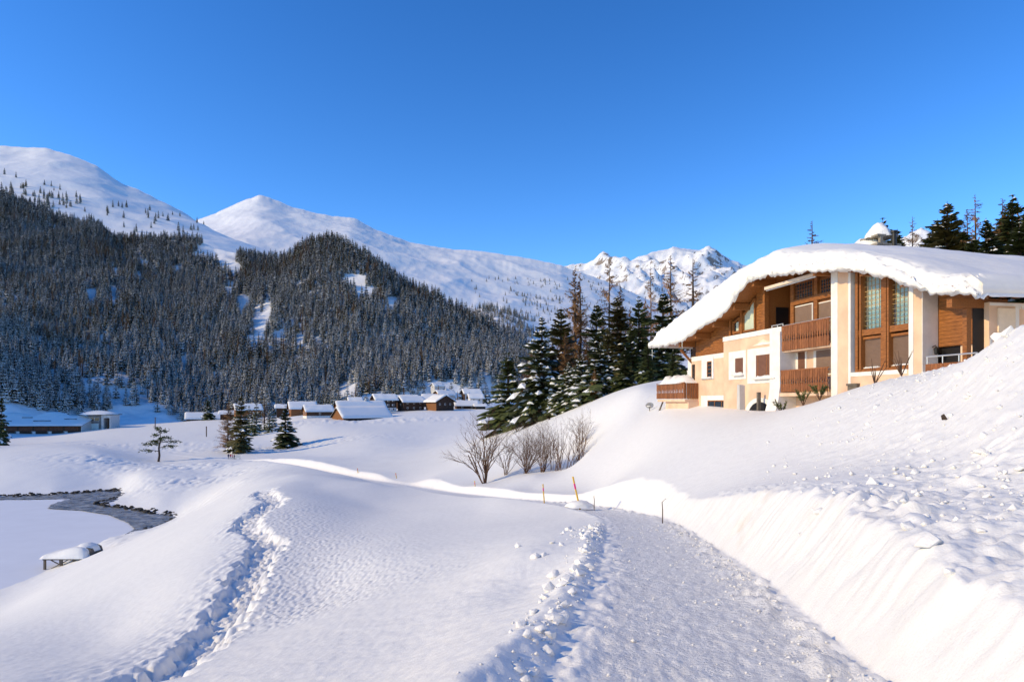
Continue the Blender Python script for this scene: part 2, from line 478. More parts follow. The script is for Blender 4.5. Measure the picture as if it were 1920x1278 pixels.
def ground_z(x, y, detail=True):
    x = np.atleast_1d(np.asarray(x, float)); y = np.atleast_1d(np.asarray(y, float))
    z = base_z(x, y)
    u = x / np.maximum(y + 0.01, 2.0)
    # soft drifts
    z = z + (0.010 * fbm(x * 2.4 + 0.6 * y, y * 1.5, 8, 4) + 0.006 * pn(x * 9, y * 7, 12)) * (1 - sst(18, 40, y))
    z = z + fbm(x * 0.09, y * 0.06, 5, 3) * 0.10 * sst(3, 30, y) * (1 - sst(300, 500, y))
    rx = np.interp(y, _ry, _rx); rz = np.interp(y, _ry, _rz); rc = np.interp(y, _ry, _rc)
    d = (x - rx) * rc
    if detail:
        # avalanche-like rubble on the slope right of the road, drawn out down the slope
        rub = sst(0.36, 0.62, u) * sst(0.6, 1.8, d) * (1 - sst(24, 34, y))
        n1 = fbm(x * 0.8 + y * 0.25, y * 2.4 - x * 0.5, 11, 4)
        n2 = np.maximum(0, pn(x * 1.6, y * 2.2, 31) - 0.25) ** 1.0
        n3 = np.maximum(0, pn(x * 4.5, y * 6, 37) - 0.3)
        z = z + rub * (0.035 * n1 + 0.09 * n2 + 0.08 * n3 + 0.035 * fbm(x * 3.5 + y, y * 6.5, 39, 3))
        # wavy snow above the shoreline and on the far knolls
        z = z + 0.22 * np.exp(-((x + 52) / 14.0) ** 2 - ((y - 100) / 22.0) ** 2) * fbm(x * 0.5, y * 0.25, 61, 3)
        # old tracks across the middle distance
        for (cx_, cy_, rx_, ry_, amp) in ((-68, 150, 16, 9, 0.5), (-85, 176, 22, 8, 0.45), (-110, 190, 20, 9, 0.5), (-95, 245, 45, 10, 0.5), (-150, 270, 40, 12, 0.5)):
            mk = np.exp(-((x - cx_) / rx_) ** 2 - ((y - cy_) / ry_) ** 2)
            z = z - amp * mk * np.maximum(0, fbm(x * 0.55, y * 0.3, 71, 3) + 0.15)
        # village: ploughed heaps
        mk = np.exp(-((x + 75) / 60.0) ** 2 - ((y - 335) / 14.0) ** 2)
        z = z + 1.1 * mk * np.maximum(0, fbm(x * 0.25, y * 0.12, 81, 3))
        # trodden track
        tx = np.interp(y, _ty2, _tx2)
        t = np.abs(x - tx - 0.22 * pn(y * 0.9, x * 0, 3)) + 0.30 * fbm(x * 2.2, y * 1.3, 23, 3)
        on = sst(11.5, 13, y) * (1 - sst(63, 67, y))
        w = 0.42 + 0.006 * y + 0.15 * pn(y * 0.7, x * 0, 26)
        trough = (1 - sst(w * 0.6, w * 1.6, t)) * on
        feet = fbm(x * 4.2, y * 2.2, 21, 3)
        z = z - trough * (0.38 + 0.13 * feet)
        z = z + on * np.exp(-((t - w * 1.35) / 0.3) ** 2) * 0.05 * np.maximum(0, fbm(x * 2.4, y * 1.5, 22, 3))
        # crumbled snow crust on the right of the track
        rt = x - tx
        crumb = on * sst(0.5, 1.0, rt) * (1 - sst(2.0, 9.0, rt)) * sst(15, 19, y) * (1 - sst(44, 60, y))
        z = z + crumb * 0.045 * fbm(x * 6.5, y * 4.6, 24, 3)
        left_s = on * sst(0.4, 0.9, -rt) * (1 - sst(1.0, 3.0, -rt))
        z = z + left_s * 0.05 * fbm(x * 3.2, y * 1.6, 25, 3)
    # the cleared road, cut between its two banks
    near = (y > -12) & (y < 262)
    fade = 1 - sst(200, 255, y)
    e = np.abs(d) - ROAD_W
    rough = 0
    if detail:
        tex = 0.015 * fbm(x * 4.5, y * 3.6, 41, 4) + 0.012 * pn(x * 13, y * 11, 43)
        edge_r = np.exp(-((d - 0.95) / 0.32) ** 2)
        edge_l = np.exp(-((d + 1.0) / 0.25) ** 2)
        cl = np.maximum(0, fbm(x * 2.6, y * 2.4, 47, 3) + 0.1)
        rough = tex + (edge_r * 0.13 + edge_l * 0.06) * cl * (1 - sst(40, 60, y)) + 0.03 * np.abs(d) ** 2 * 0.5
    zr = rz + rough
    right = d > 0
    streak = 0.07 * fbm(y * 1.5 + d * 1.6, d * 1.1 + y * 0.35, 51, 3) + 0.032 * fbm(y * 6.5 + d * 5.0 + 0.6 * pn(y, d * 2, 52), d * 1.4 - y * 0.6, 58, 3) if detail else 0
    zw_r = rz + 0.04 + np.maximum(e, 0) * (1.6 + 0.25 * pn(y * 0.5, y * 0, 53)) + streak * sst(0.0, 0.3, e)
    zw_l = rz + 0.03 + np.maximum(e, 0) * 0.42 + (0.04 * fbm(x * 3, y * 3, 55, 3) if detail else 0)
    lip = 0
    if detail:
        lump = np.maximum(0, fbm(x * 2.3, y * 1.8, 57, 3) + 0.05)
        lip = (~right) * np.exp(-((e - 0.28) / 0.16) ** 2) * lump * 0.08 * (1 - sst(26, 40, y))
        bulge = right * np.exp(-((e - 1.0) / 0.5) ** 2) * (1 - sst(17, 24, y)) * (0.10 * np.maximum(0, fbm(x * 1.7, y * 1.5, 59, 4)) + 0.07 * np.maximum(0, pn(x * 5, y * 5, 60)))
        lip = lip + bulge
    terr = z + lip
    wall = np.where(right, zw_r, zw_l)
    # smooth minimum of the bank's face and the surface above it
    k = 0.07
    h = np.clip(0.5 + 0.5 * (terr - wall) / k, 0, 1)
    sm = terr * (1 - h) + wall * h - k * h * (1 - h)
    cut = np.where(e > 0, np.where(terr > wall - 0.3, sm, terr), zr)
    # blend at the foot of the bank
    f2 = sst(-0.12, 0.06, e)
    cut = np.where(e > -0.12, zr * (1 - f2) + np.where(terr > wall - 0.3, sm, np.minimum(terr, wall)) * f2, cut)
    z = np.where(near, terr * (1 - fade) + cut * fade, terr)
    return z


_rho = np.concatenate([np.linspace(2.5, 7, 40, endpoint=False), np.linspace(7, 18, 230, endpoint=False), np.linspace(18, 80, 440, endpoint=False),
                       np.linspace(80, 275, 240, endpoint=False), np.geomspace(275, 900, 80, endpoint=False), np.geomspace(900, 9000, 20)])
_th = np.radians(np.concatenate([np.linspace(-78, -41, 40, endpoint=False), np.linspace(-41, 41, 860, endpoint=False), np.linspace(41, 78, 40)]))
_R, _T = np.meshgrid(_rho, _th, indexing='ij')
gx, gy = (_R * np.sin(_T)).ravel(), (-5 + _R * np.cos(_T)).ravel()
gz = ground_z(gx, gy)
gm = grid_mesh("snow_ground", np.stack([gx, gy, gz], 1), len(_rho), len(_th), M['ground'])
st = np.zeros(len(gx), np.float32)
for (sx, sy, sr, a) in ((*P(1390, 985, 13.2)[:2], 0.75, 0.8), (*P(1600, 985, 9.0)[:2], 0.7, 0.35), (*P(1670, 1000, 7.4)[:2], 0.5, 0.25), (*P(1000, 898, 60)[:2], 4, 0.3)):
    st = np.maximum(st, a * np.exp(-((gx - sx) ** 2 + (gy - sy) ** 2) / sr ** 2))
at = gm.attributes.new("stain", 'FLOAT', 'POINT'); at.data.foreach_set("value", st.astype(np.float32))
dd_ = (gx - np.interp(gy, _ry, _rx)) * np.interp(gy, _ry, _rc)
pk = (1 - sst(ROAD_W - 0.4, ROAD_W + 0.05, np.abs(dd_ - 0.08 + 0.05 * fbm(gx * 2, gy * 2, 401, 3)))) * (gy > -12) * (1 - sst(60, 110, gy))
at = gm.attributes.new("packed", 'FLOAT', 'POINT'); at.data.foreach_set("value", pk.astype(np.float32))
ground = tag(link("snow_ground", gm), "deep snow over the valley with a cleared road and a trodden track", kind='structure')


def gz1(x, y, detail=False): return float(ground_z([x], [y], detail)[0])


# ------------------------------------------------------------------ lake: snow covered ice and the open slush at the inlet
LAKE_Z = -20.0
def poly_sheet(name, pts, z, m, res, amp=0.0, freq=1.0, seed=1):
    """a flat sheet over a polygon of world points, as a fine grid cut to the polygon"""
    pts = np.array(pts)
    x0, y0 = pts.min(0); x1, y1 = pts.max(0)
    nx, ny = int((x1 - x0) / res[0]) + 2, int((y1 - y0) / res[1]) + 2
    X, Y = np.meshgrid(np.linspace(x0, x1, nx), np.linspace(y0, y1, ny))
    Z = z + amp * fbm(X.ravel() * freq, Y.ravel() * freq, seed, 3)
    V = np.stack([X.ravel(), Y.ravel(), Z], 1)
    cx_, cy_ = (X[:-1, :-1] + X[1:, 1:]) / 2, (Y[:-1, :-1] + Y[1:, 1:]) / 2
    ins = np.zeros(cx_.shape, bool)
    n = len(pts)
    for i in range(n):
        ax, ay = pts[i]; bx, by = pts[(i + 1) % n]
        c = ((ay > cy_) != (by > cy_)) & (cx_ < (bx - ax) * (cy_ - ay) / (by - ay + 1e-12) + ax)
        ins ^= c
    r, c = np.nonzero(ins)
    a = r * nx + c
    q = np.stack([a, a + 1, a + nx + 1, a + nx], 1)
    used = np.unique(q); mp = np.zeros(len(V), int); mp[used] = np.arange(len(used))
    me = bpy.data.meshes.new(name)
    me.from_pydata(V[used].tolist(), [], mp[q].tolist())
    me.materials.append(m)
    me.polygons.foreach_set("use_smooth", [True] * len(q))
    return link(name, me)


M['ice'] = snow_mat('lake_ice', (0.80, 0.81, 0.84), fine=0.004, coarse=0.03, cs=0.25, fs=6.0)
M['slush'] = mat('slushy_water', (0.30, 0.29, 0.27), 0.25, var=0.75, vscale=0.55, bump=0.15, bscale=1.3, spec=0.5)
def L(px, py):
    Y = -LAKE_Z * F / (py - H0); return ((px - CX) / F * Y, Y)
ice = [(-260, 70), (-40, 66), (-40, 130), (-70, 170), (-260, 170)]
tag(poly_sheet("lake_ice", ice, LAKE_Z, M['ice'], (2.5, 2.5), 0.03, 0.08), "frozen lake under a flat cover of snow", kind='structure')
sl = [L(-200, 938), L(-200, 931), L(0, 929), L(110, 926), L(235, 915), L(235, 935), L(185, 945), L(230, 953), L(335, 966), L(320, 976), L(255, 1000), L(228, 1008), L(252, 992), L(240, 980), L(200, 965), L(150, 957), L(90, 954), L(95, 946), L(135, 935), L(60, 936.5), L(0, 937)]
tag(poly_sheet("lake_water", sl, LAKE_Z + 0.12, M['slush'], (0.35, 0.35), 0.10, 0.9, 3), "dark slushy open water along the lake's inlet", kind='structure')


# ------------------------------------------------------------------ mountains
def interp_cols(poly, xs):
    p = np.array(poly, float); return np.interp(xs, p[:, 0], p[:, 1])


def mountain(name, label, px0, px1, npx, rows, nsub, amp, freq, seed, back=(600, 0.5), m=None, rough_px=1.5, gully=0.0):
    """rows: from foot to skyline, each (polyline of depth, polyline of image height), both over px"""
    xs = np.linspace(px0, px1, npx)
    Ys = [interp_cols(r[0], xs) if isinstance(r[0], (list, tuple)) else np.full(npx, float(r[0])) for r in rows]
    pys = [interp_cols(r[1], xs) if isinstance(r[1], (list, tuple)) else np.full(npx, float(r[1])) for r in rows]
    sky_j = fbm(xs * 0.05, xs * 0, seed + 9, 4) * rough_px
    crisp = (H0 - (pys[-1] + sky_j)) / F * Ys[-1]
    def cs(v, k):
        w_ = np.hanning(2 * k + 3)[1:-1]; w_ /= w_.sum()
        return np.convolve(np.pad(v, k, mode='edge'), w_, 'valid')
    kc = max(3, npx // 28)
    Ys = [cs(v, kc) for v in Ys]
    pys = [cs(v, kc if i < len(pys) - 1 else kc // 3) for i, v in enumerate(pys)]
    Zs = [(H0 - py) / F * Y for py, Y in zip(pys, Ys)]
    crisp = crisp - Zs[-1]
    Yb, Zb = Ys[-1] + back[0], Zs[-1] - back[0] * back[1]     # the far side drops away
    Ys.append(Yb); Zs.append(Zb)
    Ys, Zs = np.array(Ys), np.array(Zs)
    tt = np.arange(len(Ys)); ti = np.sort(np.append(np.linspace(0, len(Ys) - 1, nsub - 1), len(rows) - 1.0))
    Yg = np.stack([np.interp(ti, tt, Ys[:, c]) for c in range(npx)], 1)
    Zg = np.stack([np.interp(ti, tt, Zs[:, c]) for c in range(npx)], 1)
    k = max(2, nsub // len(rows) // 3)
    w = np.hanning(2 * k + 3)[1:-1]; w /= w.sum()
    Zs_ = np.apply_along_axis(lambda v: np.convolve(np.pad(v, k, mode='edge'), w, 'valid'), 0, Zg)
    near_top = np.exp(-((ti - (len(rows) - 1.0)) / 0.16) ** 2)[:, None]
    Zg = Zs_ * (1 - near_top) + Zg * near_top + crisp[None, :] * near_top
    Xg = (xs[None, :] - CX) / F * Yg
    mask = (sst(0, 0.6, ti) * (1 - 0.85 * sst(len(rows) - 1.3, len(rows) - 1.0, ti)))[:, None]
    n = ridged(Xg.ravel() * freq, Yg.ravel() * freq, seed, 5).reshape(Xg.shape) - 0.55
    if gully: n = n + gully * pn((Xg * freq * 2.2).ravel(), (Yg * freq * 0.5).ravel(), seed + 4).reshape(Xg.shape)
    Zg = Zg + amp * n * mask
    V = np.stack([Xg.ravel(), Yg.ravel(), Zg.ravel()], 1)
    me = grid_mesh(name, V, nsub, npx, m or M['mount'])
    return tag(link(name, me), label, kind='structure'), (Xg, Yg, Zg, xs, ti)


# left hill that carries the forest, with its wooded knoll
HILL_SKY = [(-1500,250),(-900,330),(-400,372),(0,364),(60,386),(110,412),(180,420),(210,448),(290,452),(370,450),(400,465),(470,480),(530,488),(560,470),(590,455),(620,448),(660,464),(700,492),(760,530),(850,580),(940,625),(985,650),(1010,672),(1060,700),(1100,725)]
HILL_Y = [(-1500,900),(0,1150),(370,1080),(530,1020),(620,960),(760,900),(900,860),(1000,840),(1100,820)]
HILL_BASE = [(-1500,735),(-300,738),(0,745),(80,765),(150,772),(250,768),(330,785),(400,790),(500,780),(620,765),(700,742),(780,730),(850,715),(920,700),(1000,705),(1100,735)]
hill, hillg = mountain("forest_hill", "snowy hillside under the forest", -1500, 1100, 620,
    [([(-1500,380),(0,425),(400,520),(700,520),(900,560),(1100,600)], 800), ([(-1500,400),(0,455),(400,560),(700,555),(900,600),(1100,630)], HILL_BASE),
     ([(-1500,560),(0,640),(400,720),(700,690),(900,700),(1100,700)], [(-1500,560),(-400,600),(0,610),(400,640),(560,640),(700,640),(850,665),(1000,690),(1100,730)]),
     ([(-1500,750),(0,880),(400,900),(620,820),(760,790),(900,780),(1100,760)], [(-1500,420),(-400,480),(0,490),(300,540),(450,560),(540,555),(620,535),(700,560),(850,620),(1000,682),(1100,728)]),
     (HILL_Y, HILL_SKY)], 150, 14, 0.0075, 101, back=(300, 0.55), gully=0.35)
# the open white dome above it
dome, domeg = mountain("snow_mountain", "white rounded mountain above the forest on the left", -1600, 640, 420,
    [(1000, 640), ([(-1600,1200),(640,1300)], [(-1600,330),(-300,380),(0,400),(200,440),(400,470),(640,520)]),
     ([(-1600,1700),(640,1650)], [(-1600,230),(-300,300),(0,320),(100,335),(180,350),(250,382),(365,420),(500,470),(640,510)]),
     ([(-1600,2300),(0,2150),(300,1950),(640,1900)], [(-1600,150),(-300,240),(-60,268),(0,275),(45,276),(85,277),(130,290),(180,310),(215,335),(230,345),(260,355),(300,375),(340,395),(365,412),(420,450),(500,490),(640,540)])],
    130, 16, 0.0032, 131, rough_px=1.2)
# the pointed peak and the long white ridge
peak, peakg = mountain("snow_mountain", "pointed snowy peak with a long white ridge falling to the right", 150, 1420, 520,
    [(1400, 720), (1900, [(150,520),(400,500),(700,560),(900,600),(1060,625),(1200,650),(1420,680)]),
     (2700, [(150,470),(400,440),(485,430),(700,470),(850,515),(1000,550),(1100,570),(1200,600),(1420,650)]),
     ([(150,3600),(700,3500),(1420,3300)], [(150,470),(300,430),(365,413),(400,401),(440,383),(468,371),(485,366),(508,371),(540,385),(590,399),(620,405),(665,408),(700,428),(770,455),(850,467),(900,470),(950,478),(1000,486),(1050,497),(1100,515),(1150,532),(1200,555),(1300,600),(1420,650)])],
    150, 30, 0.0022, 151, rough_px=1.2)
# far rocky range on the right
mountain("snow_mountain", "far jagged snowy range with bare rock in front of the blue sky", 1000, 2700, 560,
    [(2600, 720), (4000, [(1000,600),(1200,590),(1330,590),(1500,610),(1900,560),(2700,520)]),
     (5400, [(1000,540),(1100,535),(1200,525),(1330,520),(1400,535),(1500,560),(1700,500),(1900,470),(2700,430)]),
     (6500, [(1000,530),(1060,505),(1085,498),(1130,493),(1160,492),(1180,490),(1195,482),(1210,477),(1228,474),(1245,470),(1262,466),(1275,468),(1292,466),(1305,468),(1318,463),(1330,457),(1342,465),(1352,474),(1370,482),(1390,492),(1420,505),(1500,535),(1600,520),(1660,470),(1695,450),(1720,440),(1745,445),(1800,470),(1920,480),(2700,420)])],
    200, 300, 0.0012, 171, rough_px=3.0, gully=0.35, m=M['mount_rock'])
# wooded spur low on the far ridge
spur, spurg = mountain("forest_hill", "low wooded spur under the long white ridge", 840, 1180, 90,
    [(900, 760), (1100, [(840,700),(960,660),(1100,690),(1180,720)]), (1350, [(840,640),(930,600),(1000,622),(1100,650),(1180,690)]), (1600, [(840,600),(900,578),(950,582),(1000,602),(1050,618),(1100,640),(1180,680)])],
    50, 12, 0.008, 191, back=(200, 0.4))

# the steep valley side just outside the view on the left: its shade lies over the forest foot
_Y = np.linspace(-20, 900, 90); _X = np.linspace(-1500, -600, 60)
_gx, _gy = np.meshgrid(_X, _Y)
_crest = np.interp(_gy, [-20, 120, 200, 240, 350, 565, 800, 900], [60, 200, 285, 325, 335, 318, 305, 290])
_sh = np.interp(_gx, [-1500, -1150, -900, -760, -600], [0.2, 0.75, 1.0, 0.42, -0.1])
_crest = _crest + sst(300, 420, _gy) * 55 * fbm((_gy * .011).ravel(), (_gx * .004).ravel(), 223, 4).reshape(_gx.shape)
_gz = -22 + (_crest + 22) * _sh + 12 * fbm((_gx * .01).ravel(), (_gy * .01).ravel(), 221, 4).reshape(_gx.shape) * (_sh > .05)
tag(link("side_hill", grid_mesh("side_hill", np.stack([_gx.ravel(), _gy.ravel(), _gz.ravel()], 1), 90, 60, M['mount'])), "steep snowy valley side left of the view", kind='structure')
# ------------------------------------------------------------------ the chalet on the right
HX, HY, HB = 14.2, 55.0, -0.6
UX, UY = 0.199, -0.98
house = empty("chalet", (HX, HY, HB), math.atan2(UY, UX))
tag(house, "large peach chalet with carved balconies under a thick arched snow roof on the right slope", "house", kind=None)


def hl(px, py, y):
    """photo pixel on the plane at depth y behind the facade -> (u along the facade, height)"""
    k = (px - CX) / F
    u = ((HY - UX * -1 * 0 + UX * y) * k - HX - 0.98 * y) / (UX + 0.98 * k)
    Y = HY - 0.98 * u + UX * y
    return u, (H0 - py) / F * Y


def HM(): return MB(lambda p: (p[0], p[1], p[2] - HB))


SB = [hl(px, py, -1.3) for px, py in ((1219,652),(1245,649),(1275,642),(1295,630),(1312,616),(1350,596),(1365,581),(1387,549),(1410,526),(1444,517),(1492,513),(1552,507),(1605,508),(1642,515),(1687,528),(1725,541),(1755,552),(1777,550),(1819,551),(1832,556))]
STp = [hl(px, py, -0.7) for px, py in ((1219,646),(1237,620),(1275,588),(1312,560),(1350,530),(1387,504),(1425,487),(1455,477))]
SBu, SBz = np.array(SB).T
STu, STz = np.array(STp).T
U0, U1 = SBu[0], 28.0


def snow_bot(u): return np.interp(u, SBu, SBz)
def snow_top(u):
    u = np.asarray(u, float)
    a = np.interp(u, STu, STz)
    t = snow_bot(u) + np.interp(u, [13, 15, 19, 24, 28], [1.5, 1.3, 1.05, 0.95, 0.9])
    f = sst(12.2, 13.6, u)
    return a * (1 - f) + t * f
def roof_under(u): return np.interp(u, SBu, _smooth(SBz, 1)) + np.interp(u, [-5, 0, 8, 13, 17, 24, 28], [0.12, 0.12, 0.15, 0.22, 0.25, 0.2, 0.15])


def ru(u): return float(roof_under(u))


# --- walls
w = HM()
w.box(0.0, 6.3, 0.0, 9.0, -2.6, 3.62)
w.box(6.3, 13.4, -0.35, 9.0, -2.6, 4.36)
w.build("wall", M['peach'], house)
w = HM(); w.box(13.4, 17.9, 0.60, 9.0, -2.6, 3.28); w.build("wall", M['peach'], house)
us = np.linspace(17.9, 19.42, 5)
w = HM()
w.prism([(17.9, -2.6), (19.42, -2.6), (19.42, ru(19.42)), (18.6, ru(18.6)), (17.9, ru(17.9))], -0.25, 6.0)
w.prism([(19.42, -2.6), (23.45, -2.6), (23.45, 1.58), (19.42, 1.58)], -0.25, 6.0)
w.prism([(23.45, -2.6), (24.2, -2.6), (24.2, ru(24.2)), (23.45, ru(23.45))], -0.25, 0.55)
w.build("wall", M['peach'], house)
# wall of the entrance end
w = HM()
w.add([(26.9, 0.55, -1), (26.9, 12, -1), (26.9, 12, 4.25), (26.9, 0.55, 4.25), (26.6, 0.55, -1), (26.6, 12, -1), (26.6, 12, 4.25), (26.6, 0.55, 4.25)],
      [(0, 1, 2, 3), (7, 6, 5, 4), (0, 3, 7, 4), (1, 5, 6, 2), (3, 2, 6, 7), (0, 4, 5, 1)])
w.build("wall", M['peach'], house)
w = HM()
w.add([(26.96, 1.07, 2.86), (26.96, 1.72, 2.86), (26.96, 1.82, 3.0), (26.96, 1.82, 4.0), (26.96, 0.97, 4.0), (26.96, 0.97, 3.0),
       (26.9, 1.07, 2.86), (26.9, 1.72, 2.86), (26.9, 1.82, 3.0), (26.9, 1.82, 4.0), (26.9, 0.97, 4.0), (26.9, 0.97, 3.0)],
      [(0, 1, 2, 3, 4, 5), (0, 6, 7, 1), (1, 7, 8, 2), (2, 8, 9, 3), (3, 9, 10, 4), (4, 10, 11, 5), (5, 11, 6, 0)])
w.build("relief_panel", M['relief'], house)
w = HM()
for k in range(24):
    w.add([(26.9, 1.9 + k * 0.16, 3.98), (26.93, 1.95 + k * 0.16, 3.98), (26.9, 2.02 + k * 0.16, 3.98), (26.9, 1.9 + k * 0.16, 4.1), (26.93, 1.95 + k * 0.16, 4.1), (26.9, 2.02 + k * 0.16, 4.1)],
          [(0, 1, 4, 3), (1, 2, 5, 4), (3, 4, 5), (2, 1, 0)])
tag(w.build("frieze", M['white'], house), kind='stuff')
w = HM(); w.box(26.88, 26.93, 0.58, 12, 4.1, 4.22); w.box(26.88, 26.925, 1.86, 2.05, 0, 4.1); w.box(26.88, 26.92, 0.58, 0.7, 0, 2.7); w.build("trim", M['white'], house)
# window in the entrance end
w = HM(); w.box(26.86, 26.94, 0.85, 2.6, 2.66, 2.8); w.box(26.86, 26.94, 0.85, 0.97, 1.2, 2.66); ew = w.build("window", M['white'], house)
w = HM(); w.box(26.80, 26.91, 0.97, 2.6, 1.2, 2.66); w.build("pane", M['dark'], ew)
w = HM(); w.box(26.86, 26.95, 1.33, 1.55, 1.2, 2.66); w.build("post", M['wood'], ew)
w = HM()
for k in range(10): w.box(26.88, 26.93, 1.60, 2.55, 1.25 + k * 0.14, 1.35 + k * 0.14)
tag(w.build("shutter", M['shutter'], ew), kind='stuff')

# --- white plaster trim
w = HM()
w.box(-0.02, 6.28, -0.03, 0.05, 3.28, 3.63)
w.box(-0.02, 0.55, -0.025, 0.05, -2.6, 3.28)
w.build("trim", M['white'], house)
w = HM()
w.box(6.28, 13.42, -0.40, 0.4, 4.36, 4.68)
w.build("cornice", M['white'], house)
# buttress pier that splays out at its foot
w = HM()
prof = [(-0.52, 4.36), (-0.52, 1.0), (-0.62, 0.2), (-0.95, -0.9), (-1.3, -2.4), (0.6, -2.4), (0.6, 4.36)]
n = len(prof)
vs = [(12.35, y, z) for y, z in prof] + [(13.45, y, z) for y, z in prof]
fs = [tuple(range(n)), tuple(range(2 * n - 1, n - 1, -1))] + [((i + 1) % n, i, n + i, n + (i + 1) % n) for i in range(n)]
w.add(vs, fs); w.build("pier", M['white'], house)
w = HM()
w.box(17.88, 18.42, -0.28, 0.6, -2.6, ru(18.2) - 0.05)
w.box(19.26, 19.44, -0.275, 0.1, -2.0, ru(19.4) - 0.05)
w.box(19.44, 23.3, -0.27, 0.0, 1.38, 1.59)
w.box(23.42, 23.70, -0.28, 0.1, -1.5, ru(23.5) - 0.05)
w.box(23.70, 24.22, -0.27, 0.1, ru(23.9) - 0.5, ru(24.2) - 0.02)
w.build("trim", M['white'], house)
w = HM(); w.box(24.205, 24.235, -0.27, 0.56, -2, ru(24.2) - 0.03); w.build("trim", M['white'], house)
# fin and post before the arch
u, z = hl(1390, 722, -0.5)
w = HM(); w.prism([(u - 0.2, -2), (u + 0.26, -2), (u + 0.2, z), (u - 0.1, z + 0.05)], -0.75, -0.35); w.build("buttress", M['concrete'], house)
u, z = hl(1432, 735, -0.45)
w = HM(); w.box(u - 0.09, u + 0.09, -0.9, -0.7, -2, z); w.build("post", M['greywood'], house)
# arch over the cellar door
ua, _ = hl(1397, 760, -0.37); ub, _ = hl(1456, 760, -0.37); _, zt = hl(1430, 745, -0.37)
uc, rr = (ua + ub) / 2, (ub - ua) / 2
w = HM()
N = 16
for k in range(N):
    a0, a1 = math.pi * k / N, math.pi * (k + 1) / N
    pts = []
    for r in (rr, rr - 0.45):
        for a in (a0, a1): pts.append((uc + r * math.cos(a), zt - rr * 0.62 + r * 0.62 * math.sin(a)))
    w.add([(p[0], -0.40, p[1]) for p in pts] + [(p[0], -0.30, p[1]) for p in pts], [(0, 1, 3, 2), (4, 6, 7, 5), (0, 4, 5, 1), (2, 3, 7, 6)])
arch = w.build("arch", M['white'], house)
w = HM()
w.prism([(uc + (rr - 0.45) * math.cos(math.pi * k / N), zt - rr * 0.62 + (rr - 0.45) * 0.62 * math.sin(math.pi * k / N)) for k in range(N + 1)] + [(uc - rr + 0.45, -2), (uc + rr - 0.45, -2)], -0.365, -0.32)
w.build("arch_opening", M['dark'], arch)
w = HM()
for k in range(3): w.box(uc - rr * 0.6 + k * 0.7, uc - rr * 0.6 + k * 0.7 + 0.6, -0.5, -0.37, -1.2, zt - rr * 0.62 + 0.2 + 0.1 * (k % 2))
tag(w.build("log_pile", M['stone'], arch), kind='stuff')


# --- windows with white plaster surrounds
def hbox(px0, py0, px1, py1, y):
    ua, za = hl(px0, (py0 + py1) / 2, y); ub, zb = hl(px1, (py0 + py1) / 2, y)
    pc = (px0 + px1) / 2
    return ua, ub, hl(pc, py1, y)[1], hl(pc, py0, y)[1]


def snow_sill(name, u0, u1, y0, y1, z, parent, t=0.14, seed=0):
    r = random.Random(seed)
    nx = 14; ny = 5
    V = []
    for i in range(nx):
        for j in range(ny):
            a, b = i / (nx - 1), j / (ny - 1)
            e = min(1, 5 * min(a, 1 - a)) * (1 - (1 - min(1, b * 2.2)) ** 2) ** 0.5
            V.append((u0 + (u1 - u0) * a, y0 + (y1 - y0) * b, z - HB + t * e * (0.6 + 0.9 * r.random())))
    me = grid_mesh(name, np.array(V), nx, ny, M['snow'])
    return link(name, me, parent)


def shut_window(px0, py0, px1, py1, y, surround, sill=True, mat_='shutter_dk', seams=(), sd=0):
    u0, u1, z0, z1 = hbox(px0, py0, px1, py1, y)
    s = HM()
    if surround:
        a0, a1, b0, b1 = hbox(*surround, y)
        yy = y - 0.03
        s.box(a0, u0, yy, y + 0.05, b0, b1); s.box(u1, a1, yy, y + 0.05, b0, b1)
        s.box(u0, u1, yy, y + 0.05, z1, b1); s.box(u0, u1, yy, y + 0.05, b0, z0)
    else:
        s.box(u0 - 0.08, u0, y - 0.03, y + 0.05, z0, z1); s.box(u1, u1 + 0.08, y - 0.03, y + 0.05, z0, z1)
        s.box(u0 - 0.08, u1 + 0.08, y - 0.03, y + 0.05, z1, z1 + 0.06)
    win = s.build("window", M['white'], house)
    # ribbed roller shutter: one folded sheet
    nrib = max(6, int((z1 - z0) / 0.075))
    V, Fc = [], []
    for k in range(nrib + 1):
        z = z0 + (z1 - z0) * k / nrib
        for dy in ((0.03, 0.012) if k < nrib else (0.03,)):
            zz = z + (0 if dy == 0.03 else (z1 - z0) / nrib * 0.65)
            V += [(u0, y + dy - 0.045, zz), (u1, y + dy - 0.045, zz)]
    for k in range(len(V) // 2 - 1): Fc.append((2 * k, 2 * k + 1, 2 * k + 3, 2 * k + 2))
    m = HM(); m.add(V, Fc); sh = m.build("shutter", M[mat_], win)
    for q in seams:
        m = HM(); uu = u0 + (u1 - u0) * q; m.box(uu - 0.035, uu + 0.035, y - 0.03, y + 0.02, z0, z1); m.build("guide_rail", M['wood'], win)
    if sill:
        snow_sill("sill_snow", u0 - 0.15, u1 + 0.15, y - 0.26, y + 0.02, z0 - 0.03, win, seed=sd)
        m = HM(); m.box(u0 - 0.15, u1 + 0.15, y - 0.24, y - 0.03, z0 - 0.08, z0 - 0.03); m.build("sill", M['white'], win)
    return win


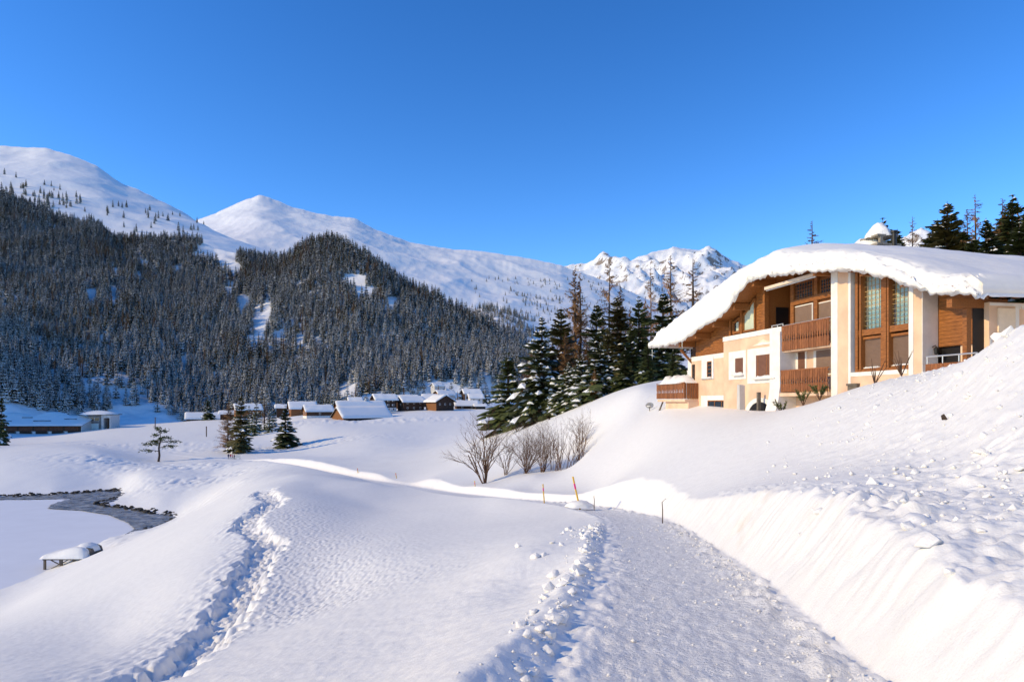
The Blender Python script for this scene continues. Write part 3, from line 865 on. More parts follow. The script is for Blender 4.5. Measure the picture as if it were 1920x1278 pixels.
shut_window(1379, 671, 1394, 702, -0.36, (1367, 658, 1399, 711), sd=1)
bw = shut_window(1418, 664, 1455, 708, -0.36, (1402, 651, 1459, 718), seams=(0.1, 0.55, 0.68), sd=2)
u0, z0 = hl(1409, 650, -0.36); u1, _ = hl(1457, 650, -0.36); ut, zt = hl(1431, 636, -0.36)
m = HM(); m.prism([(u0, z0), (u1, z0), (u0 + (u1 - u0) * .72, z0 + 0.18), (ut, zt), (u0 + (u1 - u0) * .25, z0 + 0.16)], -0.385, -0.33); m.build("pediment", M['relief'], bw)
m = HM(); m.prism([(u0 + .5, z0 + 0.03), (u1 - .5, z0 + 0.03), (ut, zt - 0.15)], -0.40, -0.36); m.build("scroll_relief", M['white'], bw)


def glazed(px0, py0, px1, py1, y, surround=None, nx=2, nz=3, frame='wood', pane='pane', parent=None, extra=None):
    u0, u1, z0, z1 = hbox(px0, py0, px1, py1, y)
    parent = parent or house
    win = None
    s = HM()
    if surround:
        a0, a1, b0, b1 = hbox(*surround, y); yy = y - 0.03
        s.box(a0, u0, yy, y + 0.05, b0, b1); s.box(u1, a1, yy, y + 0.05, b0, b1)
        s.box(u0, u1, yy, y + 0.05, z1, b1); s.box(u0, u1, yy, y + 0.05, b0, z0)
        win = s.build("window", M['white'], parent)
    f = HM(); t = 0.08
    f.box(u0, u0 + t, y - 0.02, y + 0.06, z0, z1); f.box(u1 - t, u1, y - 0.02, y + 0.06, z0, z1)
    f.box(u0 + t, u1 - t, y - 0.02, y + 0.06, z1 - t, z1); f.box(u0 + t, u1 - t, y - 0.02, y + 0.06, z0, z0 + t)
    for k in range(1, nx):
        uu = u0 + (u1 - u0) * k / nx; f.box(uu - 0.035, uu + 0.035, y - 0.015, y + 0.05, z0 + t, z1 - t)
    for k in range(1, nz):
        zz = z0 + (z1 - z0) * k / nz; f.box(u0 + t, u1 - t, y - 0.005, y + 0.04, zz - 0.02, zz + 0.02)
    if win: f.build("frame", M[frame], win)
    else: win = f.build("window", M[frame], parent)
    p = HM(); p.box(u0 + t * 0.5, u1 - t * 0.5, y + 0.02, y + 0.035, z0 + t * 0.5, z1 - t * 0.5); p.build("pane", M[pane], win)
    return win


wq = glazed(1326, 677, 1335, 707, -0.05, (1316, 669, 1338, 711), 1, 4)
snow_sill("sill_snow", *[hl(1316, 708, 0)[0], hl(1338, 708, 0)[0]], -0.22, 0.0, hl(1327, 708, 0)[1] - 0.05, wq, 0.1, 5)
glazed(1327, 750, 1367, 775, -0.05, (1315, 741, 1371, 775), 3, 1)
glazed(1298, 683, 1302, 716, -0.05, None, 1, 2, 'darkwood')
# lower loggia
shut_window(1497, 658, 1510, 700, 0.58, (1492, 653, 1513, 703), False, 'shutter_dk')
shut_window(1531, 655, 1568, 700, 0.58, (1526, 650, 1570, 703), False, 'shutter')

# --- upper storey of wood: planks laid as boards
def planks(u0, u1, z0, ztop, y, step=0.19, jit=0.006, top_is_roof=True):
    z = z0; k = 0
    while z < ztop:
        z1 = z + step - 0.012
        n = 10; xs = np.linspace(u0, u1, n)
        lim = np.array([min(z1, ru(x) - 0.02) if top_is_roof else min(z1, ztop) for x in xs])
        ok = [i for i in range(n) if lim[i] > z + 0.01]
        if len(ok) >= 2:
            a, b = ok[0], ok[-1]
            poly = [(xs[a], z), (xs[b], z)] + [(xs[i], float(lim[i])) for i in range(b, a - 1, -1)]
            m = HM(); yy = y + rnd.uniform(-jit, jit)
            m.prism(poly, yy - 0.03, yy + 0.03); m.build("plank", M['wood'], house)
        z += step; k += 1


xs = np.linspace(0.4, 10.9, 22)
bk = HM()
bk.prism([(0.4, 3.6), (10.9, 3.6)] + [(x, ru(x)) for x in xs[::-1]], 0.20, 0.32)
bk.build("gable_wall", M['darkwood'], house)
planks(1.1, 6.28, 3.66, 5.7, 0.15)
u0, _ = hl(1418, 600, 0.1); u1, _ = hl(1434, 600, 0.1)
planks(u0, u1, 4.69, 7.4, 0.12)
ua_, _ = hl(1367, 600, 0.1)
planks(6.35, u0, 4.69, 4.98, 0.13)
# two slanted windows under the arch of the roof
def slant_window(px0, px1, pyb, y, mats, fr=0.12, ztop_off=0.25):
    a, zb = hl(px0, pyb, y); b, zb2 = hl(px1, pyb, y); zb = (zb + zb2) / 2
    za, zc = ru(a) - ztop_off, ru(b) - ztop_off
    f = HM()
    f.prism([(a, zb), (a + fr, zb), (a + fr, za), (a, za - 0.02)], y - 0.12, y + 0.05)
    f.prism([(b - fr, zb), (b, zb), (b, zc), (b - fr, zc - 0.03)], y - 0.12, y + 0.05)
    f.prism([(a + fr, zb), (b - fr, zb), (b - fr, zb + fr), (a + fr, zb + fr)], y - 0.12, y + 0.05)
    f.prism([(a + fr, za - fr), (b - fr, zc - fr), (b - fr, zc), (a + fr, za)], y - 0.12, y + 0.05)
    w_ = f.build("window", M['wood'], house)
    p = HM(); p.prism([(a + fr, zb + fr), (b - fr, zb + fr), (b - fr, zc - fr), (a + fr, za - fr)], y - 0.02, y - 0.005); p.build("pane", M[mats], w_)
    return w_


M['blind'] = mat('pale_blind', (0.55, 0.60, 0.46), 0.25, var=0.12, vscale=1.2, spec=0.5)
sw = slant_window(1395, 1418, 621, 0.08, 'blind')
sw2 = slant_window(1376, 1390, 625, 0.08, 'pane', 0.16)
a, zb = hl(1383, 622, 0.08)
m = HM(); m.box(a - 0.05, a + 0.6, 0.0, 0.1, zb, ru(a) - 0.4); m.build("side_light", M['blind'], sw2)
for px_ in (1371, 1392, 1435):
    a, _ = hl(px_, 600, 0.0); m = HM(); m.box(a - 0.11, a + 0.11, -0.12, 0.18, 4.69, ru(a) + 0.05); m.build("post", M['wood'], house)

# --- upper loggia
m = HM(); m.box(10.92, 11.05, 0.18, 2.3, 3.3, 8.0); m.build("loggia_wall", M['wood'], house)
m = HM(); m.box(11.05, 12.67, 2.2, 2.35, 3.3, 8.0); m.box(12.67, 17.9, 1.0, 1.12, 3.3, 7.8); m.build("loggia_wall", M['wood'], house)
m = HM(); m.box(11.052, 11.09, 0.75, 1.65, 4.68, 6.2); m.build("door", M['dark'], house)
m = HM(); m.box(10.9, 17.9, -0.3, 2.2, 3.08, 3.28); m.build("balcony_floor", M['peach'], house)
m = HM(); m.box(13.46, 17.9, -0.55, 0.6, 0.40, 0.60); m.build("balcony_floor", M['peach'], house)
# lattice windows and shutters of the window wall


def lattice_window(px0, py0, px1, py1, y, nx, nz, behind='dark', parent=None, topfun=None, name="window", bar=0.028):
    u0, u1, z0, z1 = hbox(px0, py0, px1, py1, y)
    za = zb = z1
    if topfun: za, zb = topfun(u0), topfun(u1)
    t = 0.07
    f = HM()
    f.box(u0 - t, u0, y - 0.05, y + 0.05, z0 - t, za); f.box(u1, u1 + t, y - 0.05, y + 0.05, z0 - t, zb)
    f.box(u0, u1, y - 0.05, y + 0.05, z0 - t, z0)
    f.prism([(u0, za - t), (u1, zb - t), (u1, zb), (u0, za)], y - 0.05, y + 0.05)
    win = f.build(name, M['wood'], parent or house)
    g = HM()
    for k in range(1, nx):
        uu = u0 + (u1 - u0) * k / nx; zz = za + (zb - za) * k / nx - t
        g.box(uu - bar / 2, uu + bar / 2, y - 0.03, y, z0, zz)
    for k in range(1, nz):
        zz = z0 + (max(za, zb) - t - z0) * k / nz
        # clip the bar where the head of the window slopes
        ue = u1
        if zb < za and zz > zb - t: ue = u0 + (u1 - u0) * (za - t - zz) / (za - zb + 1e-6)
        if ue > u0 + 0.1: g.box(u0, ue, y - 0.032, y - 0.004, zz - bar / 2, zz + bar / 2)
    tag(g.build("lattice", M['wood'] if behind == 'dark' else M['lattice'], win), kind='stuff')
    p = HM(); p.add([(u0, y + 0.01, z0), (u1, y + 0.01, z0), (u1, y + 0.01, zb - t), (u0, y + 0.01, za - t)], [(0, 1, 2, 3)])
    p.build("pane", M['glass'] if behind != 'dark' else M['pane'], win)
    return win, (u0, u1, z0, za, zb)


M['lattice'] = mat('gilt_lattice', (0.42, 0.26, 0.10), 0.5)
lattice_window(1490, 528, 1524, 562, 0.95, 7, 5)
lattice_window(1540, 519, 1568, 553, 0.95, 6, 5)
for (a_, b_, c_, d_) in ((1491, 573, 1523, 640), (1534, 566, 1568, 640)):
    shut_window(a_, b_, c_, d_, 0.95, None, False, 'shutter')
for px_ in (1487, 1531):
    a, _ = hl(px_, 560, 0.9); m = HM(); m.box(a - 0.17, a + 0.17, 0.82, 1.0, 3.3, ru(a) + 0.1); m.build("post", M['wood'], house)
a0, zz = hl(1487, 568, 0.85); m = HM(); m.box(a0 - .2, 17.9, 0.80, 0.99, zz - 0.16, zz + 0.16); m.build("beam", M['wood'], house)
# awning box and cloth
a0, zA = hl(1437, 540, -0.6); a1, zB = hl(1531, 520, -0.6)
zz = (zA + zB) / 2
m = HM(); m.box(a0, a1, -0.75, -0.5, zz - 0.02, zz + 0.16); m.build("awning", M['awning'], house)
m = HM(); m.tube([(a0 + 0.05, -0.62, zz - 0.05), (a1, -0.62, zz - 0.05)], 0.05, 6); m.build("awning_rod", M['metal'], house)

# --- carved balconies: every board a part
def slat_shape(u, wd, z0, z1, kind):
    """board outline with a carved notch in its edges"""
    pts_l, pts_r = [], []
    H = z1 - z0
    cuts = {0: ((0.36, 0.0), (0.44, 0.28), (0.55, 0.10), (0.62, 0.0)), 1: ((0.34, 0.0), (0.44, 0.30), (0.5, 0.12), (0.58, 0.26), (0.68, 0.0))}[kind]
    for t, c in ((0, 0),) + cuts + ((1, 0),):
        pts_l.append((u + wd * c, z0 + H * t)); pts_r.append((u + wd - wd * c, z0 + H * t))
    return pts_r, pts_l


def balcony(u0, u1, y, z0, z1, n, name="balcony", ends=False):
    b = HM()
    b.box(u0, u1, y - 0.02, y + 0.08, z1 - 0.02, z1 + 0.06)          # hand board
    b.box(u0, u1, y + 0.03, y + 0.09, z0 + 0.15, z0 + 0.25)
    b.box(u0, u1, y + 0.03, y + 0.09, z1 - 0.28, z1 - 0.18)
    root = b.build(name, M['woodv'], house)
    step = (u1 - u0) / n
    for k in range(n):
        wd = step * 0.9
        r_, l_ = slat_shape(u0 + k * step, wd, z0 + rnd.uniform(-.01, .01), z1 - 0.02, k % 2)
        m = HM(); yy = y + rnd.uniform(-0.006, 0.006)
        n2 = len(r_)
        vs = [(p[0], yy, p[1]) for p in l_] + [(p[0], yy, p[1]) for p in r_] + [(p[0], yy + 0.03, p[1]) for p in l_] + [(p[0], yy + 0.03, p[1]) for p in r_]
        fs = []
        for i in range(n2 - 1):
            fs.append((i, n2 + i, n2 + i + 1, i + 1)); fs.append((2 * n2 + i, 2 * n2 + i + 1, 3 * n2 + i + 1, 3 * n2 + i))
            fs.append((i, i + 1, 2 * n2 + i + 1, 2 * n2 + i)); fs.append((n2 + i + 1, n2 + i, 3 * n2 + i, 3 * n2 + i + 1))
        m.add(vs, fs); m.build("slat", M['woodv'], root)
    return root


def rail(u0, u1, y, z, drop, n, parent, end_y=None):
    m = HM(); m.tube([(u0, y, z), (u1, y, z)], 0.035, 6)
    for k in range(n):
        uu = u0 + (u1 - u0) * (k + 0.05) / (n - 0.9 if n > 1 else 1)
        m.tube([(min(uu, u1), y, z), (min(uu, u1), y, z - drop)], 0.025, 5)
    return m.build("railing", M['metal'], parent)


b1 = balcony(13.47, 17.88, -0.40, 3.16, 4.62, 20)
_, zr_ = hl(1520, 601, -0.3); rail(13.5, 17.85, -0.25, zr_, zr_ - 4.6, 4, b1)
b2 = balcony(13.47, 17.88, -0.48, 0.66, 1.92, 20)
_, zr_ = hl(1520, 694, -0.3); rail(13.5, 17.85, -0.25, zr_, zr_ - 1.9, 5, b2)
snow_sill("rail_snow", 13.5, 17.85, -0.33, -0.17, zr_ + 0.01, b2, 0.06, 9)
u0, zr_ = hl(1447, 611, -0.25); rail(u0, 13.4, -0.25, zr_, zr_ - 4.68, 3, house)
# balcony on the far left corner
ul, zt_ = hl(1231, 720, -1.2); ur, _ = hl(1283, 720, -1.2)
_, zbot = hl(1270, 747, -1.2)
zt_ = hl(1260, 719, -1.2)[1]
b3 = balcony(ul, ur, -1.2, zbot, zt_, 18)
# its return back to the wall: boards facing the camera
step = 1.2 / 6
for k in range(6):
    m = HM(); y0 = -1.2 + k * step
    m.add([(ur, y0 + .01, zbot), (ur, y0 + step * .9, zbot), (ur, y0 + step * .9, zt_), (ur, y0 + .01, zt_), (ur - .03, y0 + .01, zbot), (ur - .03, y0 + step * .9, zbot), (ur - .03, y0 + step * .9, zt_), (ur - .03, y0 + .01, zt_)],
          [(0, 1, 2, 3), (7, 6, 5, 4), (0, 3, 7, 4), (1, 5, 6, 2), (3, 2, 6, 7), (0, 4, 5, 1)])
    m.build("slat", M['woodv'], b3)
m = HM(); m.box(ul + .1, ur, -1.15, 0.4, zbot - 0.25, zbot - 0.05); m.build("balcony_floor", M['peach'], house)
m = HM(); m.box(ul + 1.2, ur + .1, -0.9, 0.4, -2.6, zbot - 0.25); m.build("wall", M['peach'], house)
m = HM(); m.beam((ul - 0.2, -1.0, -1.0), (ul + 0.9, -1.0, zbot - 0.2), 0.1, 0.1); m.build("strut", M['greywood'], house)
snow_sill("balcony_snow", ul, ur - 0.1, -1.3, 0.2, zt_ - 0.02, b3, 0.5, 11)

# --- big window of the tower
ZT = lambda u: ru(u) - 0.14
lw, e1 = lattice_window(1621, 530, 1657, 618, 0.10, 5, 12, 'curtain', None, lambda u: ru(u) - 0.22)
rw, e2 = lattice_window(1674, 540, 1711, 612, 0.10, 5, 11, 'curtain', None, lambda u: ru(u) - 0.22)
for win, (a, b, z0, za, zb) in ((lw, e1), (rw, e2)):
    n = 26; V = []
    for i in range(n):
        uu = a - 0.1 + (b - a + 0.2) * i / (n - 1)
        yy = 0.32 + 0.05 * math.sin(i * 1.9) + 0.02 * math.sin(i * 0.7)
        V += [(uu, yy, z0 - 0.1 - HB), (uu, yy, max(za, zb) + 0.2 - HB)]
    V = np.array(V).reshape(n, 2, 3)
    link("curtain", grid_mesh("curtain", V.reshape(-1, 3), n, 2, M['curtain']), win)
    m = HM(); m.add([(a - 0.03, 0.0, z0), (b, 0.0, z0), (b, 0.0, z0 + 1.15), (a - 0.03, 0.0, z0 + 1.15)], [(0, 1, 2, 3)]); m.build("guard_glass", M['glass'], win)
    snow_sill("sill_snow", a, b, -0.08, 0.05, z0 - 0.05, win, 0.05, 13)
for (a_, b_, c_, d_) in ((1618, 635, 1655, 689), (1672, 629, 1711, 684)):
    u0, u1, z0, z1 = hbox(a_, b_, c_, d_, 0.10)
    f = HM(); t = 0.13
    f.box(u0 - t, u0, -0.02, 0.14, z0 - t, z1 + t); f.box(u1, u1 + t, -0.02, 0.14, z0 - t, z1 + t)
    f.box(u0, u1, -0.02, 0.14, z1, z1 + t); f.box(u0, u1, -0.02, 0.14, z0 - t, z0)
    win = f.build("window", M['wood'], house)
    nrib = 22; V = []; Fc = []
    for k in range(nrib + 1):
        z = z0 + (z1 - z0) * k / nrib
        V += [(u0, 0.12, z), (u1, 0.12, z)]
        if k < nrib: V += [(u0, 0.085, z + (z1 - z0) / nrib * 0.7), (u1, 0.085, z + (z1 - z0) / nrib * 0.7)]
    for k in range(len(V) // 2 - 1): Fc.append((2 * k, 2 * k + 1, 2 * k + 3, 2 * k + 2))
    m = HM(); m.add(V, Fc); m.build("shutter", M['shutter'], win)
    snow_sill("sill_snow", u0, u1, -0.03, 0.08, z0 - 0.02, win, 0.06, 15)
for px_, wd in ((1609, 0.2), (1616, 0.12), (1660, 0.34), (1668, 0.12), (1713, 0.24)):
    a, _ = hl(px_, 600, -0.05); m = HM(); m.box(a - wd / 2, a + wd / 2, -0.16, 0.20, 1.6, ZT(a)); m.build("post", M['wood'], house)
u0, _ = hl(1606, 600, -0.05); u1, _ = hl(1716, 600, -0.05)
m = HM(); m.box(u0 + .1, u1 - .1, -0.10, 0.2, 3.46, 3.76); m.build("beam", M['wood'], house)
m = HM(); m.box(u0, u1, -0.14, 0.2, 1.58, 1.72); m.build("beam", M['wood'], house)
m = HM()
xs = np.linspace(u0 - 0.1, u1 + 0.9, 7)
m.prism([(x, ru(x) - 0.30) for x in xs] + [(x, ru(x) - 0.02) for x in xs[::-1]], -0.5, 0.1); m.build("beam", M['wood'], house)
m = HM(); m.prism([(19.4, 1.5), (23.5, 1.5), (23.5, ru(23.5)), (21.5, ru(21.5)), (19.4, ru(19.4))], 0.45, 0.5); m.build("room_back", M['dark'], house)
u0, z0 = hl(1591, 724, -0.3); u1, z1 = hl(1611, 717, -0.3)
m = HM(); m.box(u0, u1, -0.45, -0.2, (z0 + z1) / 2 - 0.06, (z0 + z1) / 2 + 0.05); m.box(u0 + .05, u1 - .05, -0.4, -0.2, (z0 + z1) / 2 - 0.3, (z0 + z1) / 2 - 0.06); m.build("vent", M['greywood'], house)

# --- entrance recess
m = HM(); m.box(24.24, 26.6, 0.62, 0.72, 2.55, 5.2); m.build("entrance_wall", M['wood'], house)
planks(24.26, 26.58, 2.58, 5.0, 0.60, 0.17)
m = HM(); m.box(24.24, 25.3, 0.75, 0.85, -0.5, 2.56); m.build("entrance_opening", M['dark'], house)
m = HM(); m.box(25.32, 26.6, 0.70, 0.82, -0.5, 5.0); m.build("wall", M['peach'], house)
m = HM(); m.box(26.4, 26.62, -0.28, -0.06, -0.5, 4.25); m.build("post", M['wood'], house)
m = HM(); m.box(26.38, 26.66, -1.05, 1.75, 4.02, 4.42); m.build("beam", M['wood'], house)
m = HM(); m.box(26.62, 26.66, 0.0, 0.54, -0.5, 4.0); m.build("door", M['dark'], house)
u0, zr_ = hl(1737, 669, -0.9); u1, _ = hl(1832, 660, -0.9)
er = rail(u0, u1, -0.9, zr_, 0.5, 4, house)
m = HM()
m.box(u0, u1, -0.95, -0.90, zr_ - 0.65, zr_ - 0.32); m.build("parapet_board", M['woodv'], house)
# lantern on the white return
lu, lz = hl(1747, 652, 0.2)
ln = HM(); ln.tube([(24.24, 0.25, 2.55), (24.42, 0.25, 2.62), (24.46, 0.25, 2.55)], 0.02, 5)
ln.tube([(24.46, 0.25, 2.20), (24.46, 0.25, 2.24), (24.46, 0.25, 2.46), (24.46, 0.25, 2.56)], [0.05, 0.075, 0.12, 0.03], 6)
lant = ln.build("lantern", M['black'], house)

# --- roof
def strip_roof(name, u0, u1, y0, y1, lo, hi, m):
    xs = np.linspace(u0, u1, 60)
    g = HM()
    g.prism([(x, lo(x)) for x in xs] + [(x, hi(x)) for x in xs[::-1]], y0, y1)
    return g.build(name, m, house)


roof = strip_roof("roof", U0 + 0.25, U1 - 0.2, -1.15, 17.0, lambda x: ru(x), lambda x: ru(x) + 0.16, M['wood'])
xs = np.linspace(U0 + 0.2, U1 - 0.15, 60)
g = HM(); g.prism([(x, ru(x) - 0.10) for x in xs] + [(x, ru(x) + 0.17) for x in xs[::-1]], -1.24, -1.16); g.build("fascia", M['wood'], roof)
for uu in (0.7, 3.4, 6.2, 9.0, 11.4, 17.6, 21.3, 24.0):
    g = HM(); s = (ru(uu + 0.3) - ru(uu - 0.3)) / 0.6
    g.prism([(uu - 0.14, ru(uu) - 0.42), (uu + 0.14, ru(uu) - 0.42), (uu + 0.14, ru(uu) + 0.02), (uu - 0.14, ru(uu) + 0.02)], -1.1, 0.4)
    g.build("purlin", M['wood'], roof)
g = HM(); g.beam((0.55, -0.9, 4.2), (0.55, 0.05, 3.2), 0.14, 0.16); g.build("bracket", M['wood'], roof)
# eave gutter and rafters of the right end
g = HM()
for k in range(26): g.box(27.0, 27.72, -0.9 + k * 0.62, -0.75 + k * 0.62, ru(27.4) - 0.2, ru(27.4) - 0.01)
tag(g.build("rafters", M['wood'], roof), kind='stuff')
for (px_, p0, p1) in ((1223, 655, 673), (1279, 642, 655)):
    a, zA = hl(px_, p0, -1.2); _, zB = hl(px_, p1, -1.2); g = HM(); g.tube([(a, -1.2, zA), (a, -1.2, zB)], [0.03, 0.008], 5); g.build("icicle", M['metal'], roof)

# snow blanket with a rounded, ragged edge
uu = np.concatenate([np.linspace(U0 - 0.1, U0 + 1.6, 18, endpoint=False), np.linspace(U0 + 1.6, U1 - 1.2, 190, endpoint=False), U1 - 1.2 + 1.5 * np.sin(np.linspace(0, math.pi / 2, 22))])
yy = np.concatenate([-1.38 + 1.15 * (1 - np.cos(np.linspace(0, math.pi / 2, 22, endpoint=False))), np.linspace(-0.23, 20, 60)])
G_u, G_y = np.meshgrid(uu, yy, indexing='ij')
rag = 0.10 * fbm(G_u * 1.1, G_u * 0 + 3, 301, 4) + 0.05 * pn(G_u * 4, G_u * 0, 305)
ef = np.clip((G_y + 1.38) / 1.15, 0, 1); el = np.clip((G_u - U0 + 0.1) / 1.5, 0, 1); er_ = np.clip((U1 + 0.3 - G_u) / 0.9, 0, 1)
rd = lambda e: np.sqrt(np.clip(1 - (1 - e) ** 2, 0, 1))
hgt = (0.12 + 0.88 * rd(ef)) * rd(el) * rd(er_)
T = snow_top(G_u) - snow_bot(G_u)
crest = np.interp(G_y, [-1.4, 0.6, 2.3, 4.5, 7, 12, 18, 20], [0, 0.45, 0.70, 0.80, 0.65, 0.2, -0.25, -0.3])
cw = np.exp(-((G_u - 13.6) / 6.5) ** 2)
top = snow_bot(G_u) + T * hgt + crest * cw * rd(ef) + 0.07 * fbm(G_u * 0.35, G_y * 0.35, 311, 3) * rd(ef)
front = 1 - sst(0.2, 0.9, ef)
top += front * (0.17 * fbm(G_u * 1.9, G_y * 3.0, 321, 5, 0.55) + 0.06 * np.maximum(0, pn(G_u * 5, G_y * 6, 325)))
top -= 0.20 * (1 - sst(0.30, 0.36, ef + 0.10 * fbm(G_u * 0.5, G_u * 0, 351, 3))) * sst(0.02, 0.12, ef) * (0.4 + 0.6 * sst(-0.2, 0.3, fbm(G_u * 0.25, G_u * 0 + 7, 353, 2)))
Yd = G_y - front * (0.12 + rag * 1.2) * (ef > 0) - 0.13 * front * fbm(G_u * 2.4, G_y * 4.0, 331, 4, 0.55)
# the snow over the low wing at the right has slid and curls over its eave
V = np.stack([G_u, Yd, top - HB], -1)
bot = np.stack([G_u, np.maximum(G_y, -1.30), snow_bot(G_u) + 0.30 + 0 * G_y - HB], -1)
# hanging ragged lower lip
lipu = uu; lip_z = snow_bot(uu) - 0.05 + 0.16 * fbm(uu * 1.3, uu * 0, 341, 4) + 0.06 * pn(uu * 5, uu * 0, 343)
lip = np.stack([uu, -1.36 - 0.1 * fbm(uu * 1.2, uu * 0, 345, 3), lip_z - HB], -1)[:, None, :]
inner = np.stack([uu, np.full_like(uu, -1.06), snow_bot(uu) + 0.32 - HB], -1)[:, None, :]
mid = np.stack([uu, -1.44 - 0.12 * fbm(uu * 1.5, uu * 0 + 5, 347, 3), snow_bot(uu) + T[:, 0] * 0.10 + 0.02 - HB], -1)[:, None, :]
ALL = np.concatenate([inner, lip, mid, V[:, 1:, :]], 1)
me = grid_mesh("roof_snow", ALL.reshape(-1, 3), ALL.shape[0], ALL.shape[1], M['snow'])
rsn = link("roof_snow", me, roof)
# left and right ends of the blanket
V0 = np.stack([np.full(len(yy), U1 + 0.3), yy, np.full(len(yy), float(snow_bot(U1)) + 0.02 - HB)], -1)
for sgn in (1,):
    a = np.stack([np.full(40, U1 + 0.28), np.linspace(-1.2, 20, 40), np.full(40, float(snow_bot(27.5)) - 0.12 - HB) + 0.07 * fbm(np.linspace(0, 20, 40), np.zeros(40), 351, 3)], -1)
    b = np.stack([np.full(40, U1 + 0.34), np.linspace(-1.25, 20, 40), np.full(40, float(snow_bot(27.8)) + 0.35 - HB)], -1)
    c = np.stack([np.full(40, U1 - 0.5), np.linspace(-1.1, 20, 40), np.full(40, float(snow_bot(27.3)) + 0.85 - HB)], -1)
    d = np.stack([np.full(40, U1 - 0.3), np.linspace(-1.1, 20, 40), np.full(40, float(snow_bot(27.5)) - HB)], -1)
    link("eave_snow", grid_mesh("eave_snow", np.stack([d, a, b, c], 1).reshape(-1, 3), 40, 4, M['snow']), roof)

# --- chimney with its cap of snow
cu, cy = 13.9, 6.2
cz = 8.95
g = HM(); g.box(cu - 0.9, cu + 0.55, cy - 0.7, cy + 0.7, cz - 1.5, cz + 0.72); chim = g.build("chimney", M['stone'], house)
g = HM(); g.box(cu - 1.05, cu + 0.7, cy - 0.85, cy + 0.85, cz + 0.72, cz + 0.86); g.build("chimney_slab", M['stone'], chim)
g = HM()
for q in (-0.75, 0.4):
    for r_ in (-0.55, 0.4): g.box(cu + q, cu + q + 0.2, cy + r_, cy + r_ + 0.2, cz + 0.86, cz + 1.3)
g.box(cu - 0.95, cu + 0.6, cy - 0.75, cy + 0.75, cz + 1.3, cz + 1.42)
g.build("chimney_cap", M['stone'], chim)
def snow_heap(name, c, rx, ry, h, seed, parent=None, m='snow', nr=14, nc=22, rough=0.22, base=-0.05, power=0.6):
    V = []
    for i in range(nr):
        t = i / (nr - 1)
        for j in range(nc):
            a = 2 * math.pi * j / (nc - 1)
            rr_ = 1 - t
            k = 1 + rough * float(fbm(math.cos(a) * 1.3 + seed, math.sin(a) * 1.3 + t * 2, seed, 3))
            V.append((c[0] + rx * rr_ * k * math.cos(a), c[1] + ry * rr_ * k * math.sin(a), c[2] + base + h * (1 - rr_ ** 2) ** power * (1 + 0.5 * rough * float(pn(math.cos(a) * 2 + seed, t * 3, seed + 5)) * min(1, 4 * rr_))))
    return link(name, grid_mesh(name, np.array(V), nr, nc, M[m]), parent)
snow_heap("snow_cap", (cu - 0.25, cy, cz + 1.4 - HB), 0.85, 0.8, 0.95, 3, chim, power=0.8)
snow_heap("snow_drift", (cu - 1.3, cy - 0.1, cz + 0.15 - HB), 2.1, 1.3, 1.45, 4, chim)
g = HM(); g.tube([(cu + 0.75, cy + 0.3, cz + 0.2), (cu + 0.75, cy + 0.3, cz + 1.5)], 0.13, 8); g.tube([(cu + 0.75, cy + 0.3, cz + 1.5), (cu + 0.75, cy + 0.3, cz + 1.62)], 0.2, 8); g.build("flue", M['black'], chim)
